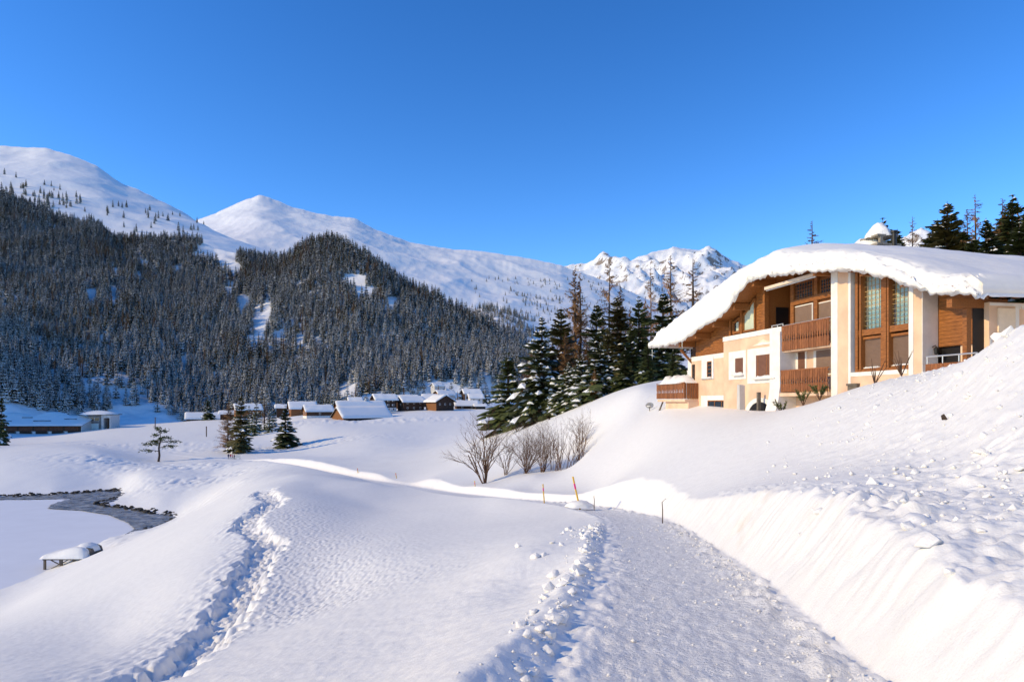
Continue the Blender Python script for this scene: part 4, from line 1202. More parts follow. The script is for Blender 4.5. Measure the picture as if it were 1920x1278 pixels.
# ------------------------------------------------------------------ trees
def spruce_mesh(name, h, r, seed, whorls, per, blades, snow, crown_base=0.06, needle='needle', droop=0.35, ragged=0.25, blade_w=0.16, power=0.85, pad=1.0, jit=0.3):
    """spruce: trunk, whorls of drooping boughs set with needle sprays, snow lying on the boughs"""
    R = random.Random(seed)
    v, f, mi = [], [], []
    def quad(a, b, c, d, m):
        i = len(v); v.extend((tuple(a), tuple(b), tuple(c), tuple(d))); f.append((i, i + 1, i + 2, i + 3)); mi.append(m)
    def tri(a, b, c, m):
        i = len(v); v.extend((tuple(a), tuple(b), tuple(c))); f.append((i, i + 1, i + 2)); mi.append(m)
    nt = 6
    lev = [(0, 0.028), (0.3, 0.021), (0.7, 0.010), (1.0, 0.001)]
    b0 = len(v)
    for t, q in lev:
        for k in range(nt):
            a = 2 * math.pi * k / nt; v.append((q * h * math.cos(a), q * h * math.sin(a), t * h))
    for i in range(len(lev) - 1):
        for k in range(nt):
            j = (k + 1) % nt; f.append((b0 + i * nt + k, b0 + i * nt + j, b0 + (i + 1) * nt + j, b0 + (i + 1) * nt + k)); mi.append(1)
    lop = [1 + ragged * R.uniform(-1, 1) for _ in range(8)]
    for w_ in range(whorls):
        t = (w_ + R.uniform(-jit, jit)) / whorls
        z = h * (crown_base + (1 - crown_base) * max(0, t))
        L0 = r * (1 - max(0, t)) ** power * (0.75 + 0.25 * min(1, t * 5)) + 0.02 * h * (1 - t)
        off = R.uniform(0, 6.28)
        n = max(3, int(per * (0.55 + 0.45 * (1 - t)) + 0.5))
        for k in range(n):
            az = off + 2 * math.pi * k / n + R.uniform(-0.3, 0.3)
            L_ = L0 * R.uniform(1 - ragged, 1 + ragged * 0.6) * lop[int((az % 6.283) / 6.284 * 8)]
            if L_ < 0.03 * r: L_ = 0.03 * r
            ca, sa = math.cos(az), math.sin(az)
            dz = -droop * R.uniform(0.6, 1.4) * (1 - 0.75 * t)
            up = 0.10 + 0.5 * t * t
            def sp(s):
                return Vector((ca * L_ * s, sa * L_ * s, z + L_ * (up * s + dz * s * s + (0.10 if s > 0.7 else 0) * (s - 0.7))))
            side = Vector((-sa, ca, 0))
            for q in range(blades):
                s0 = 0.18 + 0.82 * q / blades
                p = sp(s0); p2 = sp(min(1.05, s0 + 1.15 / blades + 0.06))
                wd = (blade_w * r + 0.30 * L_) * (1 - 0.65 * s0) * R.uniform(0.7, 1.25)
                sag = -0.35 * wd * R.uniform(0.4, 1.4)
                dv = (p2 - p)
                for sg in (-1, 1):
                    tip = p + side * sg * wd + dv * 0.9 + Vector((0, 0, sag))
                    quad(p - dv * 0.15, p2, tip + dv * 0.15, p + side * sg * wd * 0.55 + Vector((0, 0, sag * 0.7)), 0)
                if blades > 3: 
                    quad(p, p2, p2 + Vector((0, 0, -0.4 * wd)), p + Vector((0, 0, -0.7 * wd)), 0)
            if R.random() < snow:
                # snow lying along the bough in two low pads
                for (sa_, sb_) in ((R.uniform(0.2, 0.35), R.uniform(0.55, 0.68)), (R.uniform(0.58, 0.7), R.uniform(0.9, 1.06))):
                    if R.random() < 0.25: continue
                    a, b = sp(sa_), sp(sb_)
                    m_ = sp((sa_ + sb_) / 2)
                    wd = pad * (0.17 * L_ + 0.05 * r) * R.uniform(0.5, 1.2)
                    lift = Vector((0, 0, 0.02 * r + 0.2 * wd))
                    A, B = a + lift * .4, b + lift * 0.2
                    Cm = m_ + lift * 1.5
                    E1, E2 = m_ + side * wd - Vector((0, 0, .5 * wd)) + lift * .4, m_ - side * wd - Vector((0, 0, .5 * wd)) + lift * .4
                    tri(A, E1, Cm, 2); tri(E1, B, Cm, 2); tri(B, E2, Cm, 2); tri(E2, A, Cm, 2)
    me = bpy.data.meshes.new(name)
    me.from_pydata(v, [], f)
    for m in (M[needle], M['bark'], M['snow_tree']): me.materials.append(m)
    me.polygons.foreach_set("material_index", mi)
    me.update()
    return me


def split_mesh(me, name, keep):
    """copy of a mesh with only the faces whose material index is in keep"""
    n = bpy.data.meshes.new(name)
    vs, fs, ms, mp = [], [], [], {}
    for p in me.polygons:
        if p.material_index in keep:
            q = []
            for i in p.vertices:
                if i not in mp: mp[i] = len(vs); vs.append(me.vertices[i].co[:])
                q.append(mp[i])
            fs.append(q); ms.append(p.material_index)
    n.from_pydata(vs, [], fs)
    for m in me.materials: n.materials.append(m)
    n.polygons.foreach_set("material_index", ms); n.update()
    return n


def larch_mesh(name, h, r, seed, nb, twigs, crown_base=0.25, tk=1.0, dens=1.0):
    """leafless larch: straight trunk, thin level boughs with hanging twigs"""
    R = random.Random(seed)
    m = MB()
    m.tube([(0, 0, 0), (0.01 * h * R.uniform(-1, 1), 0, 0.35 * h), (0.015 * h * R.uniform(-1, 1), 0, 0.7 * h), (0, 0, h)], [0.016 * h * tk, 0.013 * h * tk, 0.008 * h * tk, 0.001 * h], 6, 1)
    for b in range(nb):
        t = crown_base + (1 - crown_base) * (b / nb) ** 0.9
        z = t * h
        L_ = r * (1.05 - ((t - crown_base) / (1 - crown_base)) ** 1.3) * R.uniform(0.45, 1.2)
        az = R.uniform(0, 6.283); ca, sa = math.cos(az), math.sin(az)
        dz = R.uniform(-0.35, 0.1); curl = R.uniform(0.1, 0.4)
        sp = lambda s: Vector((ca * L_ * s, sa * L_ * s, z + L_ * (dz * s + curl * s * s)))
        w0 = 0.0028 * h * tk
        m.tube([sp(0), sp(0.5), sp(1)], [w0, w0 * 0.7, w0 * 0.25], 3, 0, cap=False)
        for q in range(int(twigs * dens)):
            s = R.uniform(0.2, 1.0); p = sp(s)
            d = Vector((ca * R.uniform(0.1, 0.7) - sa * R.uniform(-1, 1), sa * R.uniform(0.1, 0.7) + ca * R.uniform(-1, 1), R.uniform(-0.9, 0.35))).normalized() * L_ * R.uniform(0.12, 0.38)
            ww = Vector((-sa, ca, R.uniform(-0.5, 0.5))).normalized() * 0.0034 * h * tk
            i = len(m.v); m.v.extend([tuple(p - ww), tuple(p + ww), tuple(p + d)]); m.f.append((i, i + 1, i + 2)); m.m.append(0)
    return m.mesh(name, [M['larch'], M['bark']])


def place_tree(name, meshes, px, pytop, Y, h0, label, w=1.0, rz=None, zb=None, cat="tree", tilt=0.0, x=None):
    """a tree whose tip stands at (px, pytop) at depth Y; meshes: {part: mesh}"""
    X = (px - CX) / F * Y if x is None else x
    z = gz1(X, Y) - 0.15 if zb is None else zb
    top = (H0 - pytop) / F * Y
    s = max(0.5, (top - z)) / h0
    root = empty(name, (X, Y, z), rnd.uniform(0, 6.28) if rz is None else rz)
    root.scale = (s * w, s * w, s)
    root.rotation_euler.x = tilt
    for part, me in meshes.items():
        c_ = link(part, me, root)
        if part == 'branch_snow': c_['kind'] = 'stuff'
    tag(root, label, cat)
    return root


def tree_parts(me, has_snow=True):
    d = {"trunk": split_mesh(me, "trunk", {1}), "crown": split_mesh(me, "crown", {0})}
    if has_snow: d["branch_snow"] = split_mesh(me, "branch_snow", {2})
    return d


SP = [tree_parts(spruce_mesh("spruce", 14, 3.3, 100 + i, 46, 6, 6, sn, crown_base=0.05, needle=nd, droop=dr, ragged=0.5, blade_w=0.12, jit=1.2)) for i, (sn, nd, dr) in enumerate(
      ((0.30, 'needle', 0.42), (0.75, 'needle', 0.55), (0.22, 'needle_olive', 0.35), (0.45, 'needle', 0.40), (0.10, 'needle', 0.4)))]
LA = [tree_parts(larch_mesh("larch", 16, 3.3, 200 + i, nb, tw, cb, tk), False) for i, (nb, tw, cb, tk) in enumerate(
      ((130, 40, 0.22, 0.9), (220, 60, 0.06, 0.8), (80, 32, 0.30, 0.8), (60, 32, 0.22, 1.1)))]

# --- the group of trees left of the chalet
TREES = [
 ("spruce_tree", SP[0], 953, 660, 128, "dark spruce standing lowest at the left end of the grove beside the chalet", 1.0),
 ("spruce_tree", SP[1], 1016, 592, 106, "spruce with drooping boughs heavily laden with snow, left in the grove", 1.0),
 ("spruce_tree", SP[2], 1052, 574, 140, "plain olive spruce rising behind the snow laden spruce of the grove", 1.0),
 ("larch_tree", LA[0], 1078, 503, 150, "tall bare larch of the close pair above the grove, left trunk", 0.8),
 ("larch_tree", LA[0], 1087, 512, 151, "tall bare larch of the close pair above the grove, right trunk", 0.75),
 ("larch_tree", LA[1], 1060, 622, 118, "low reddish brown larch between the two front spruces of the grove", 0.95),
 ("spruce_tree", SP[1], 1066, 678, 98, "small young spruce white with snow in front of the grove", 1.35),
 ("larch_tree", LA[2], 1143, 482, 152, "slender bare larch with a tufted top against the sky", 0.7),
 ("spruce_tree", SP[3], 1118, 566, 130, "dark slim spruce in the middle of the grove behind snowy boughs", 0.85),
 ("spruce_tree", SP[2], 1157, 552, 104, "large olive brown spruce in the sun on the right half of the grove", 1.05),
 ("larch_tree", LA[1], 1163, 536, 142, "dense rust brown larch behind the olive brown spruce", 0.9),
 ("spruce_tree", SP[4], 1198, 556, 108, "narrow dark spruce between the olive spruce and the chalet roof", 0.75),
 ("larch_tree", LA[1], 1210, 556, 140, "rust brown larch behind the narrow dark spruce", 0.8),
 ("larch_tree", LA[2], 1220, 498, 160, "very thin bare larch in front of the far snowy range", 0.6),
 ("spruce_tree", SP[3], 1243, 545, 120, "spruce with lit snowy side nearest the curve of the chalet roof", 0.9),
 ("larch_tree", LA[2], 1257, 478, 125, "tall bare larch with dark trunk directly left of the chalet roof", 0.85),
 ("larch_tree", LA[3], 1299, 484, 118, "bare crooked larch whose trunk is cut off by the snowy roof", 0.9),
 ("spruce_tree", SP[1], 1127, 640, 92, "broad low spruce with thick snow cushions on the right of the grove", 1.25),
 ("spruce_tree", SP[4], 1172, 652, 90, "low dark green spruce at the right foot of the grove", 1.0),
 ("spruce_tree", SP[4], 1215, 640, 88, "dark spruce in shade beside the left eave of the chalet", 1.0),
 ("spruce_tree", SP[4], 1262, 655, 86, "dark spruce half hidden under the left eave of the chalet", 1.1),
 ("larch_tree", LA[1], 1000, 640, 135, "small brown larch behind the left spruces of the grove", 1.0),
 ("larch_tree", LA[1], 1100, 640, 112, "rusty larch low between the snowy spruces of the grove", 1.0),
 ("spruce_tree", SP[2], 1035, 640, 112, "olive spruce squeezed between the two snowy spruces on the left of the grove", 0.9),
 ("larch_tree", LA[1], 1130, 590, 136, "soft brown larch filling the middle of the grove", 1.1),
 ("larch_tree", LA[1], 1182, 575, 134, "brown larch between the olive spruce and the narrow dark spruce", 1.0),
 ("spruce_tree", SP[2], 1140, 610, 98, "olive green spruce in front of the middle of the grove", 1.0),
 ("spruce_tree", SP[0], 1185, 605, 99, "dark green spruce at the right of the large olive spruce", 1.0),
 ("spruce_tree", SP[1], 1092, 662, 96, "snow heaped young spruce in the front middle of the grove", 1.3),
 ("larch_tree", LA[1], 1232, 590, 130, "brown larch close to the curve of the chalet roof", 0.9),
 ("spruce_tree", SP[0], 1236, 618, 100, "dark spruce beside the snow edge of the chalet roof", 1.0),
 ("larch_tree", LA[1], 1115, 690, 90, "brown leafless sapling at the foot of the snowy spruces", 1.2),
 # skyline right of the chimney
 ("larch_tree", LA[3], 1523, 413, 84, "small bare larch showing above the crest of the snowy roof", 0.9),
 ("spruce_tree", SP[4], 1655, 409, 78, "small dark spruce top just right of the chimney", 0.85),
 ("spruce_tree", SP[3], 1683, 429, 76, "low bushy spruce right of the chimney, shorter than its neighbours", 1.2),
 ("larch_tree", LA[2], 1711, 405, 80, "thin bare larch between the low bushy spruce and the big spruce", 0.8),
 ("spruce_tree", SP[2], 1776, 377, 82, "big broad olive spruce on the skyline above the roof", 1.15),
 ("larch_tree", LA[2], 1828, 364, 88, "tall bare larch right of the big spruce on the skyline", 0.85),
 ("larch_tree", LA[0], 1813, 392, 92, "bare larch close behind the big spruce on the skyline", 0.7),
 ("spruce_tree", SP[3], 1849, 408, 80, "snow flecked spruce between the tall larch and the frame edge", 1.0),
 ("larch_tree", LA[0], 1880, 372, 86, "dense bare larch near the right edge on the skyline", 0.9),
 ("spruce_tree", SP[4], 1898, 366, 84, "tall dark spruce near the right edge on the skyline", 0.9),
 ("spruce_tree", SP[2], 1758, 410, 96, "lower spruce tucked left of the big spruce on the skyline", 1.1),
 ("spruce_tree", SP[0], 1800, 425, 90, "low spruce right of the big spruce on the skyline", 1.2),
 ("spruce_tree", SP[4], 1868, 420, 95, "dark low spruce between the snow flecked spruce and the dense larch on the skyline", 1.2),
 ("spruce_tree", SP[0], 1826, 440, 76, "small spruce low under the tall larch on the skyline", 1.2),
 ("larch_tree", LA[0], 1908, 378, 90, "bare larch touching the right edge on the skyline", 0.9),
 ("spruce_tree", SP[4], 1742, 440, 90, "lowest dark spruce left of the big spruce on the skyline", 1.3),
 ("spruce_tree", SP[2], 1883, 400, 90, "olive spruce behind the dense larch on the skyline", 1.2),
 ("spruce_tree", SP[0], 1912, 415, 78, "low bushy spruce in front of the right edge trees on the skyline", 1.3),
 ("spruce_tree", SP[3], 1925, 385, 80, "dark spruce cut by the right edge of the view", 1.0),
 # in the valley
 ("spruce_tree", SP[2], 452, 738, 230, "broad olive spruce alone in the snowfield by the walkers", 1.0),
 ("spruce_tree", SP[0], 535, 760, 250, "regular dark spruce casting a long shadow on the snowfield", 1.25),
 ("spruce_tree", SP[0], 390, 747, 460, "small dark spruce behind the low snowy chalet at the far left of the village", 1.2),
 ("spruce_tree", SP[0], 3, 738, 300, "dark spruce cut by the left edge beside the long wooden building", 0.6),
 ("spruce_tree", SP[4], -8, 822, 250, "dark bush like spruce at the left edge above the lake", 1.6),
 ("larch_tree", LA[1], 428, 752, 238, "sparse bare larch leaning on the left side of the olive spruce", 1.2),
]
for nm, parts, px, pt, Y, lab, wd in TREES:
    if 'grove' in lab or 'skyline' in lab or 'roof' in lab or 'chimney' in lab: wd *= 1.28 if nm == "spruce_tree" else 1.15
    place_tree(nm, parts, px, pt, Y, 14 if nm == "spruce_tree" else 16, lab, wd)
# village and field-edge trees
vr = random.Random(5)
VT = [(481,752,330,'s'),(496,748,340,'l'),(512,757,345,'s'),(467,758,335,'s'),(505,765,320,'s'),(478,770,310,'s'),(443,755,420,'l')] + \
     [(606 + 9 * i, 736 + vr.uniform(-4, 4), 440, 's') for i in range(10)] + [(702,730,470,'l'),(712,735,470,'l'),(723,738,470,'l'),
      (870,742,430,'l'),(858,732,440,'l'),(880,735,460,'s'),(690,745,435,'s'),(684,742,436,'s'),(737,722,490,'s'),(748,716,495,'s'),(757,722,490,'l'),(770,726,500,'s'),(783,724,500,'s'),
      (795,726,505,'s'),(846,715,520,'s'),(822,720,515,'l'),(833,722,515,'s'),(898,708,540,'s'),(911,715,520,'s'),(905,726,500,'s'),(866,716,530,'s')]
vsp = [spruce_mesh("village_spruce", 14, 3.6, 300 + i, 16, 8, 3, 0.55, needle='needle', droop=0.35) for i in range(3)]
vla = [larch_mesh("village_larch", 16, 3.4, 320 + i, 80, 10, 0.08, 1.8) for i in range(2)]
for i, (px, pt, Y, k) in enumerate(VT):
    X = (px - CX) / F * Y; z = gz1(X, Y) - 0.3
    top = (H0 - pt) / F * Y
    me = vsp[i % 3] if k == 's' else vla[i % 2]
    o = link("spruce_tree" if k == 's' else "larch_tree", me)
    s = max(4.0, top - z) / (14 if k == 's' else 16)
    o.location = (X, Y, z); o.scale = (s, s, s); o.rotation_euler.z = vr.uniform(0, 6.28)
    wh = "beside the olive spruce in the valley" if px < 520 else "in the tight row behind the long snowy barns" if px < 700 else "above the dark shuttered chalets of the village" if px < 800 else "above the orange wooden chalet of the village"
    kind_ = "small snow dusted spruce" if k == 's' else "small brown leafless larch"
    tag(o, kind_ + " " + wh, "tree", ("spruces " if k == 's' else "larches ") + wh)

# lone crooked pine by the lake
m = MB()
R = random.Random(77)
m.tube([(0, 0, 0), (0.25, 0, 1.6), (0.1, 0, 3.4), (0.5, 0.1, 5.2), (0.35, 0, 7.6)], [0.28, 0.24, 0.2, 0.13, 0.03], 7, 1)
pads = []
for (z, dx, L_) in ((2.6, -1, 4.6), (3.4, 1, 4.2), (3.9, -1, 3.6), (4.6, 1, 5.0), (5.0, -1, 2.6), (5.8, 1, 2.8), (6.4, -1, 1.6), (7.0, 1, 1.4), (4.2, -0.5, 3.0), (5.4, .4, 2.2), (7.4, 0.2, 0.8)):
    yy_ = R.uniform(-1.2, 1.2)
    a = Vector((0.2, 0, z)); b = Vector((0.2 + dx * L_, yy_, z + R.uniform(-0.4, 0.7)))
    m.tube([a, (a + b) / 2 + Vector((0, 0, 0.25)), b], [0.09, 0.06, 0.02], 4, 1)
    for q in range(46):
        s = R.uniform(0.3, 1.08)
        p = a.lerp(b, s) + Vector((R.gauss(0, .3), R.gauss(0, .45), R.gauss(0.1, .2)))
        for e in range(3):
            d = Vector((R.gauss(0, 1), R.gauss(0, 1), R.gauss(0.1, .5))).normalized() * R.uniform(0.25, 0.5)
            sd = Vector((R.gauss(0, 1), R.gauss(0, 1), R.gauss(0, 1))).normalized() * 0.13
            i = len(m.v); m.v.extend([tuple(p - sd), tuple(p + sd), tuple(p + d)]); m.f.append((i, i + 1, i + 2)); m.m.append(0)
    pads.append((a, b))
pm = m.mesh("pine", [M['needle'], M['bark']])
place_tree("pine_tree", {"trunk": split_mesh(pm, "trunk", {1}), "crown": split_mesh(pm, "crown", {0})}, 297, 806, 208, 7.6, "crooked flat topped pine alone above the lake shore", 1.0, rz=0.0)

# --- bare shrubs by the road
def shrub(px, pyb, Y, h, spread, stems, seed, label, lean=0.0, th=0.05, depth=4, upright=False):
    R = random.Random(seed)
    mt = MB()
    def grow(p, d, L_, r_, lev):
        n = 3
        pts = [p]; q = p
        for k in range(n):
            d = (d + Vector((R.gauss(0, .13), R.gauss(0, .13), R.gauss(0.02, .09)))).normalized()
            q = q + d * L_ / n; pts.append(q)
        mt.tube(pts, [r_ * (1 - 0.16 * k) for k in range(n + 1)], 4 if lev < 2 else 3, 0, cap=False)
        if lev >= depth: return
        for k in range(R.choice((2, 3, 3)) if not upright else 2):
            j = pts[R.choice((1, 2, 3))]
            sp_ = 0.5 if not upright else 0.28
            dd = (d + Vector((R.gauss(0, sp_), R.gauss(0, sp_), R.gauss(0.08, .25)))).normalized()
            grow(j, dd, L_ * R.uniform(0.5, 0.78), r_ * 0.55, lev + 1)
    X = (px - CX) / F * Y; z = gz1(X, Y)
    for s in range(stems):
        a = R.uniform(0, 6.28); q = spread * R.uniform(0.15, 1)
        d = Vector((math.cos(a) * q + lean, math.sin(a) * q, 1)).normalized()
        grow(Vector((R.gauss(0, .12), R.gauss(0, .12), -0.1)) if not upright else Vector((R.uniform(-1.5, 1.5), R.uniform(-1.0, 1.0), -0.2)), d, h * R.uniform(0.38, 0.5) if not upright else h * R.uniform(0.4, 0.75), th * R.uniform(0.6, 1.1), 0)
    o = mt.build("shrub", M['twig'])
    o.location = (X, Y, z)
    return tag(o, label, "shrub")


shrub(908, 905, 66, 6.9, 0.6, 11, 1, "dark branching leafless bush, leftmost beside the far bend of the road", -0.05, 0.075)
shrub(948, 892, 68, 5.6, 0.6, 8, 9, "slim leafless bush right beside the dark branching bush", 0.1, 0.035)
shrub(985, 890, 66, 5.2, 0.7, 22, 2, "tangled reddish brown leafless bush in the middle of the bush row", 0.0, 0.035, 5)
shrub(1018, 886, 65, 4.8, 0.7, 20, 6, "tangled brown leafless bush right of the middle of the bush row", 0.0, 0.032, 5)
shrub(1062, 872, 64, 4.2, 0.4, 34, 3, "tall fan of thin upright stems at the right end of the bush row", 0.1, 0.032, 3, True)
shrub(1090, 850, 70, 3.6, 0.6, 12, 7, "low pale leafless bush behind the tall upright stems", 0.1, 0.028)
shrub(968, 790, 105, 2.4, 0.7, 6, 8, "low leafless bush on the slope below the snow laden spruce", 0.0, 0.04)
def sprig(px, py, Y, sz, seed, label, dead=False):
    R = random.Random(seed); m = MB()
    for s in range(7 if not dead else 9):
        a = R.uniform(0, 6.28); d = Vector((math.cos(a) * .5, math.sin(a) * .5, R.uniform(.6, 1.2))).normalized()
        L_ = sz * R.uniform(.6, 1)
        m.tube([(0, 0, -0.1), tuple(d * L_ * .5), tuple(d * L_ + Vector((0, 0, .05)))], [0.025, 0.018, 0.006], 3, 1, cap=False)
        if dead: continue
        for q in range(46):
            p = d * L_ * R.uniform(.35, 1.02)
            e = (d * .6 + Vector((R.gauss(0, .6), R.gauss(0, .6), R.gauss(.2, .4)))).normalized() * sz * R.uniform(.14, .24)
            sd = Vector((R.gauss(0, 1), R.gauss(0, 1), R.gauss(0, 1))).normalized() * sz * 0.035
            i = len(m.v); m.v.extend([tuple(p - sd), tuple(p + sd), tuple(p + e)]); m.f.append((i, i + 1, i + 2)); m.m.append(0)
    o = m.build("mountain_pine" if not dead else "shrub", [M['leaf'], M['twig']])
    X = (px - CX) / F * Y; o.location = (X, Y, (H0 - py) / F * Y)
    return tag(o, label, "shrub")
sprig(1506, 758, 37.3, 0.9, 1, "yellow green mountain pine in the snow under the lower balcony, left of the taller one")
sprig(1537, 747, 35.5, 0.95, 2, "yellow green mountain pine tallest under the lower balcony")
sprig(1466, 774, 39.5, 0.8, 3, "small green pine sprig at the foot of the white pier")
sprig(1640, 716, 28.6, 1.1, 4, "thin leafless twigs poking from the snow under the tall window", True)
sprig(1690, 700, 27.2, 1.0, 5, "thin leafless twigs poking from the snow right of the tall window", True)
sprig(1401, 782, 41.5, 0.35, 6, "tiny bare twig in the snow below the arched cellar door", True)

# ------------------------------------------------------------------ the forest
NV = 6
FM = [spruce_mesh("forest_spruce", 18, 2.9, 400 + i, 18, 7, 2, sn, crown_base=0.08, needle=nd, droop=0.35, blade_w=0.2, pad=pd_, jit=0.6) for i, (sn, nd, pd_) in enumerate(
      ((1.0, 'frost_needle', 2.5), (0.8, 'frost_needle', 1.5), (1.0, 'frost_needle', 2.1), (0.7, 'needle_olive', 1.5), (1.0, 'frost_needle', 1.8)))]
FM.append(larch_mesh("forest_larch", 18, 3.4, 420, 60, 7, 0.12, 2.2))


def grid_sampler(gr, n, rr):
    Xg, Yg, Zg, xs, ti = gr
    a = rr.random(n) * (Xg.shape[1] - 1.001); b = rr.random(n) * (Xg.shape[0] - 1.001)
    i, j = b.astype(int), a.astype(int); fb, fa = b - i, a - j
    def bl(G): return (G[i, j] * (1 - fa) + G[i, j + 1] * fa) * (1 - fb) + (G[i + 1, j] * (1 - fa) + G[i + 1, j + 1] * fa) * fb
    # weight by true ground area
    ar = np.abs((Xg[i, j + 1] - Xg[i, j]) * (Yg[i + 1, j] - Yg[i, j])) + 1e-6
    return bl(Xg), bl(Yg), bl(Zg), ar, ti[i] * (1 - fb) + ti[i + 1] * fb


rr = np.random.default_rng(11)
X, Y, Z, ar, T_ = grid_sampler(hillg, 240000, rr)
px = CX + F * X / Y; py = H0 - F * Z / Y
TREELINE = [(-600,316),(-100,331),(0,356),(50,366),(105,402),(150,412),(200,418),(240,432),(290,430),(370,420),(400,430),(1100,400)]
BASE = [(-600,725),(0,752),(60,765),(130,782),(190,772),(260,762),(320,780),(350,795),(420,790),(500,788),(560,765),(640,762),(720,752),(800,748),(850,745),(900,742),(1000,735),(1100,735)]
ok = (py < interp_cols(BASE, px)) & (py > interp_cols(TREELINE, px) - 4) & (px > -420) & (px < 1030) & (T_ <= 4.12) & (T_ > 0.3)
# snow chutes and clearings of the hillside (world ellipses)
CL = [(485,610,9,34),(500,575,7,22),(455,570,10,18),(395,470,26,10),(425,482,16,18),(440,500,10,12),(170,552,11,12),(213,560,9,18),(665,520,16,9),(690,545,22,9),(740,562,12,7),(330,500,12,7),(268,490,10,7),
      (560,640,7,14),(640,722,16,8),(595,640,6,10),(525,630,6,12),(430,545,9,9),(470,640,5,16),(260,520,7,8),(345,690,6,18),(230,700,6,10),(505,655,4,10),(655,590,8,5),(820,655,8,4),(705,745,22,8),(836,728,22,10),(775,742,16,5),(875,738,14,6),(650,735,16,9)]
clear = np.zeros(len(X), bool)
cn_ = fbm(X * 0.035, Y * 0.02, 551, 3)
for (cx_, cy_, a, b) in CL: clear |= ((px - cx_) / (a * 1.3)) ** 2 + ((py - cy_ - 4) / (b * 1.3)) ** 2 < 1 + 0.9 * cn_
den = 0.62 + 0.5 * fbm(X * 0.012, Y * 0.012, 501, 3)
top_thin = np.clip((py - interp_cols(TREELINE, px)) / 26.0, 0.12, 1)
prob = ar / np.percentile(ar[ok], 80) * np.clip(den, 0.18, 1) * np.where(px < 560, top_thin, 1)
ok &= ~clear & (rr.random(len(X)) < np.clip(prob, 0, 1))
# keep trees apart
idx = np.nonzero(ok)[0]
cell = 4.6; occ = {}; keep = []
for i in idx:
    c = (int(X[i] // cell), int(Y[i] // cell))
    if c in occ: continue
    occ[c] = 1; keep.append(i)
keep = np.array(keep)
FX, FY, FZ = X[keep], Y[keep], Z[keep] - 0.5
# scattered trees above the tree line and on the far spur and slopes
X2, Y2, Z2, ar2, T2 = grid_sampler(spurg, 9000, rr)
px2, py2 = CX + F * X2 / Y2, H0 - F * Z2 / Y2
ok2 = (T2 < 3.05) & (T2 > 0.6) & (rr.random(len(X2)) < 0.2) & ~((py2 > 603) & (py2 < 616) & (px2 > 985) & (px2 < 1060)) & ~((py2 > 635) & (py2 < 648) & (px2 > 985))
extra = [(X2[ok2], Y2[ok2], Z2[ok2])]
X3, Y3, Z3, ar3, T3 = grid_sampler(domeg, 60000, rr)
px3, py3 = CX + F * X3 / Y3, H0 - F * Z3 / Y3
cl3 = np.maximum(0, fbm(X3 * 0.01, Y3 * 0.01, 531, 3))
ok3 = (T3 < 3.02) & (px3 > -20) & (px3 < 385) & (py3 > interp_cols([(-20,322),(60,330),(140,362),(230,385),(330,402),(385,420)], px3)) & (rr.random(len(X3)) < 0.022 + 0.42 * cl3 * (px3 < 170))
extra.append((X3[ok3], Y3[ok3], Z3[ok3]))
X4, Y4, Z4, ar4, T4 = grid_sampler(peakg, 30000, rr)
px4, py4 = CX + F * X4 / Y4, H0 - F * Z4 / Y4
ok4 = (T4 < 3.02) & (px4 > 880) & (px4 < 1180) & (py4 > 520) & (py4 < 640) & (rr.random(len(X4)) < 0.04 + 0.6 * np.maximum(0, fbm(X4 * 0.006, Y4 * 0.006, 541, 3)) * ((px4 > 950)))
extra.append((X4[ok4], Y4[ok4], Z4[ok4]))
EX, EY, EZ = (np.concatenate([e_[k] for e_ in extra]) for k in range(3))
fs = np.concatenate([0.62 + 0.5 * rr.random(len(FX)), 0.6 + 0.5 * rr.random(len(EX))])
FX, FY, FZ = np.concatenate([FX, EX]), np.concatenate([FY, EY]), np.concatenate([FZ, EZ - 0.5])
big = 1.0 + 0.22 * fbm(FX * 0.01, FY * 0.01, 511, 2)
fs = fs * big
fv = rr.choice(NV, len(FX), p=[0.27, 0.21, 0.27, 0.04, 0.19, 0.02])
patch = fbm(FX * 0.011, FY * 0.011, 521, 3) + 0.25 * rr.normal(0, 1, len(FX))
fv = np.where(patch > 0.42, rr.choice([3, 3, 5, 1], len(FX)), fv)
frz = rr.random(len(FX)) * 6.283
# the 280 that show largest stand as trees of their own, the rest of the wood is one mass
fpx, fpy = CX + F * FX / FY, H0 - F * FZ / FY
inview = (fpx > -5) & (fpx < 1000)
size = fs / FY * inview
order = np.argsort(-size)
LAB = {3: "olive tinged spruce in the front of the forest on the left hillside", 5: "brown bare larch in the front of the forest on the left hillside"}
for i in order[:255]:
    k = int(fv[i])
    o = link("larch_tree" if k == 5 else "spruce_tree", FM[k])
    o.location = (FX[i], FY[i], FZ[i]); o.rotation_euler.z = float(frz[i]); o.scale = (float(fs[i]),) * 3
    q_ = float(fpx[i])
    wh = ("above the long wooden building at the left edge" if q_ < 150 else "on the snow slope right of the grey building" if q_ < 330 else "behind the low chalets far left of the village" if q_ < 520
          else "behind the long snowy barns" if q_ < 720 else "above the dark chalets of the village" if q_ < 860 else "above the white village houses at right")
    kn = {3: "olive tinged spruce", 5: "brown bare larch"}.get(k, "snow dusted spruce")
    tag(o, kn + " in the forest front " + wh, "tree", kn.split()[0] + " trees of the forest front " + wh)
    continue
    tag(o, LAB.get(k, "snow dusted spruce in the front of the forest on the left hillside"), "tree", {3: "olive spruces along the forest front", 5: "larches along the forest front"}.get(k, "spruces along the forest front"))
rest = order[255:]
fm = bpy.data.meshes.new("forest")
fm.from_pydata(np.stack([FX[rest], FY[rest], FZ[rest]], 1).tolist(), [], [])
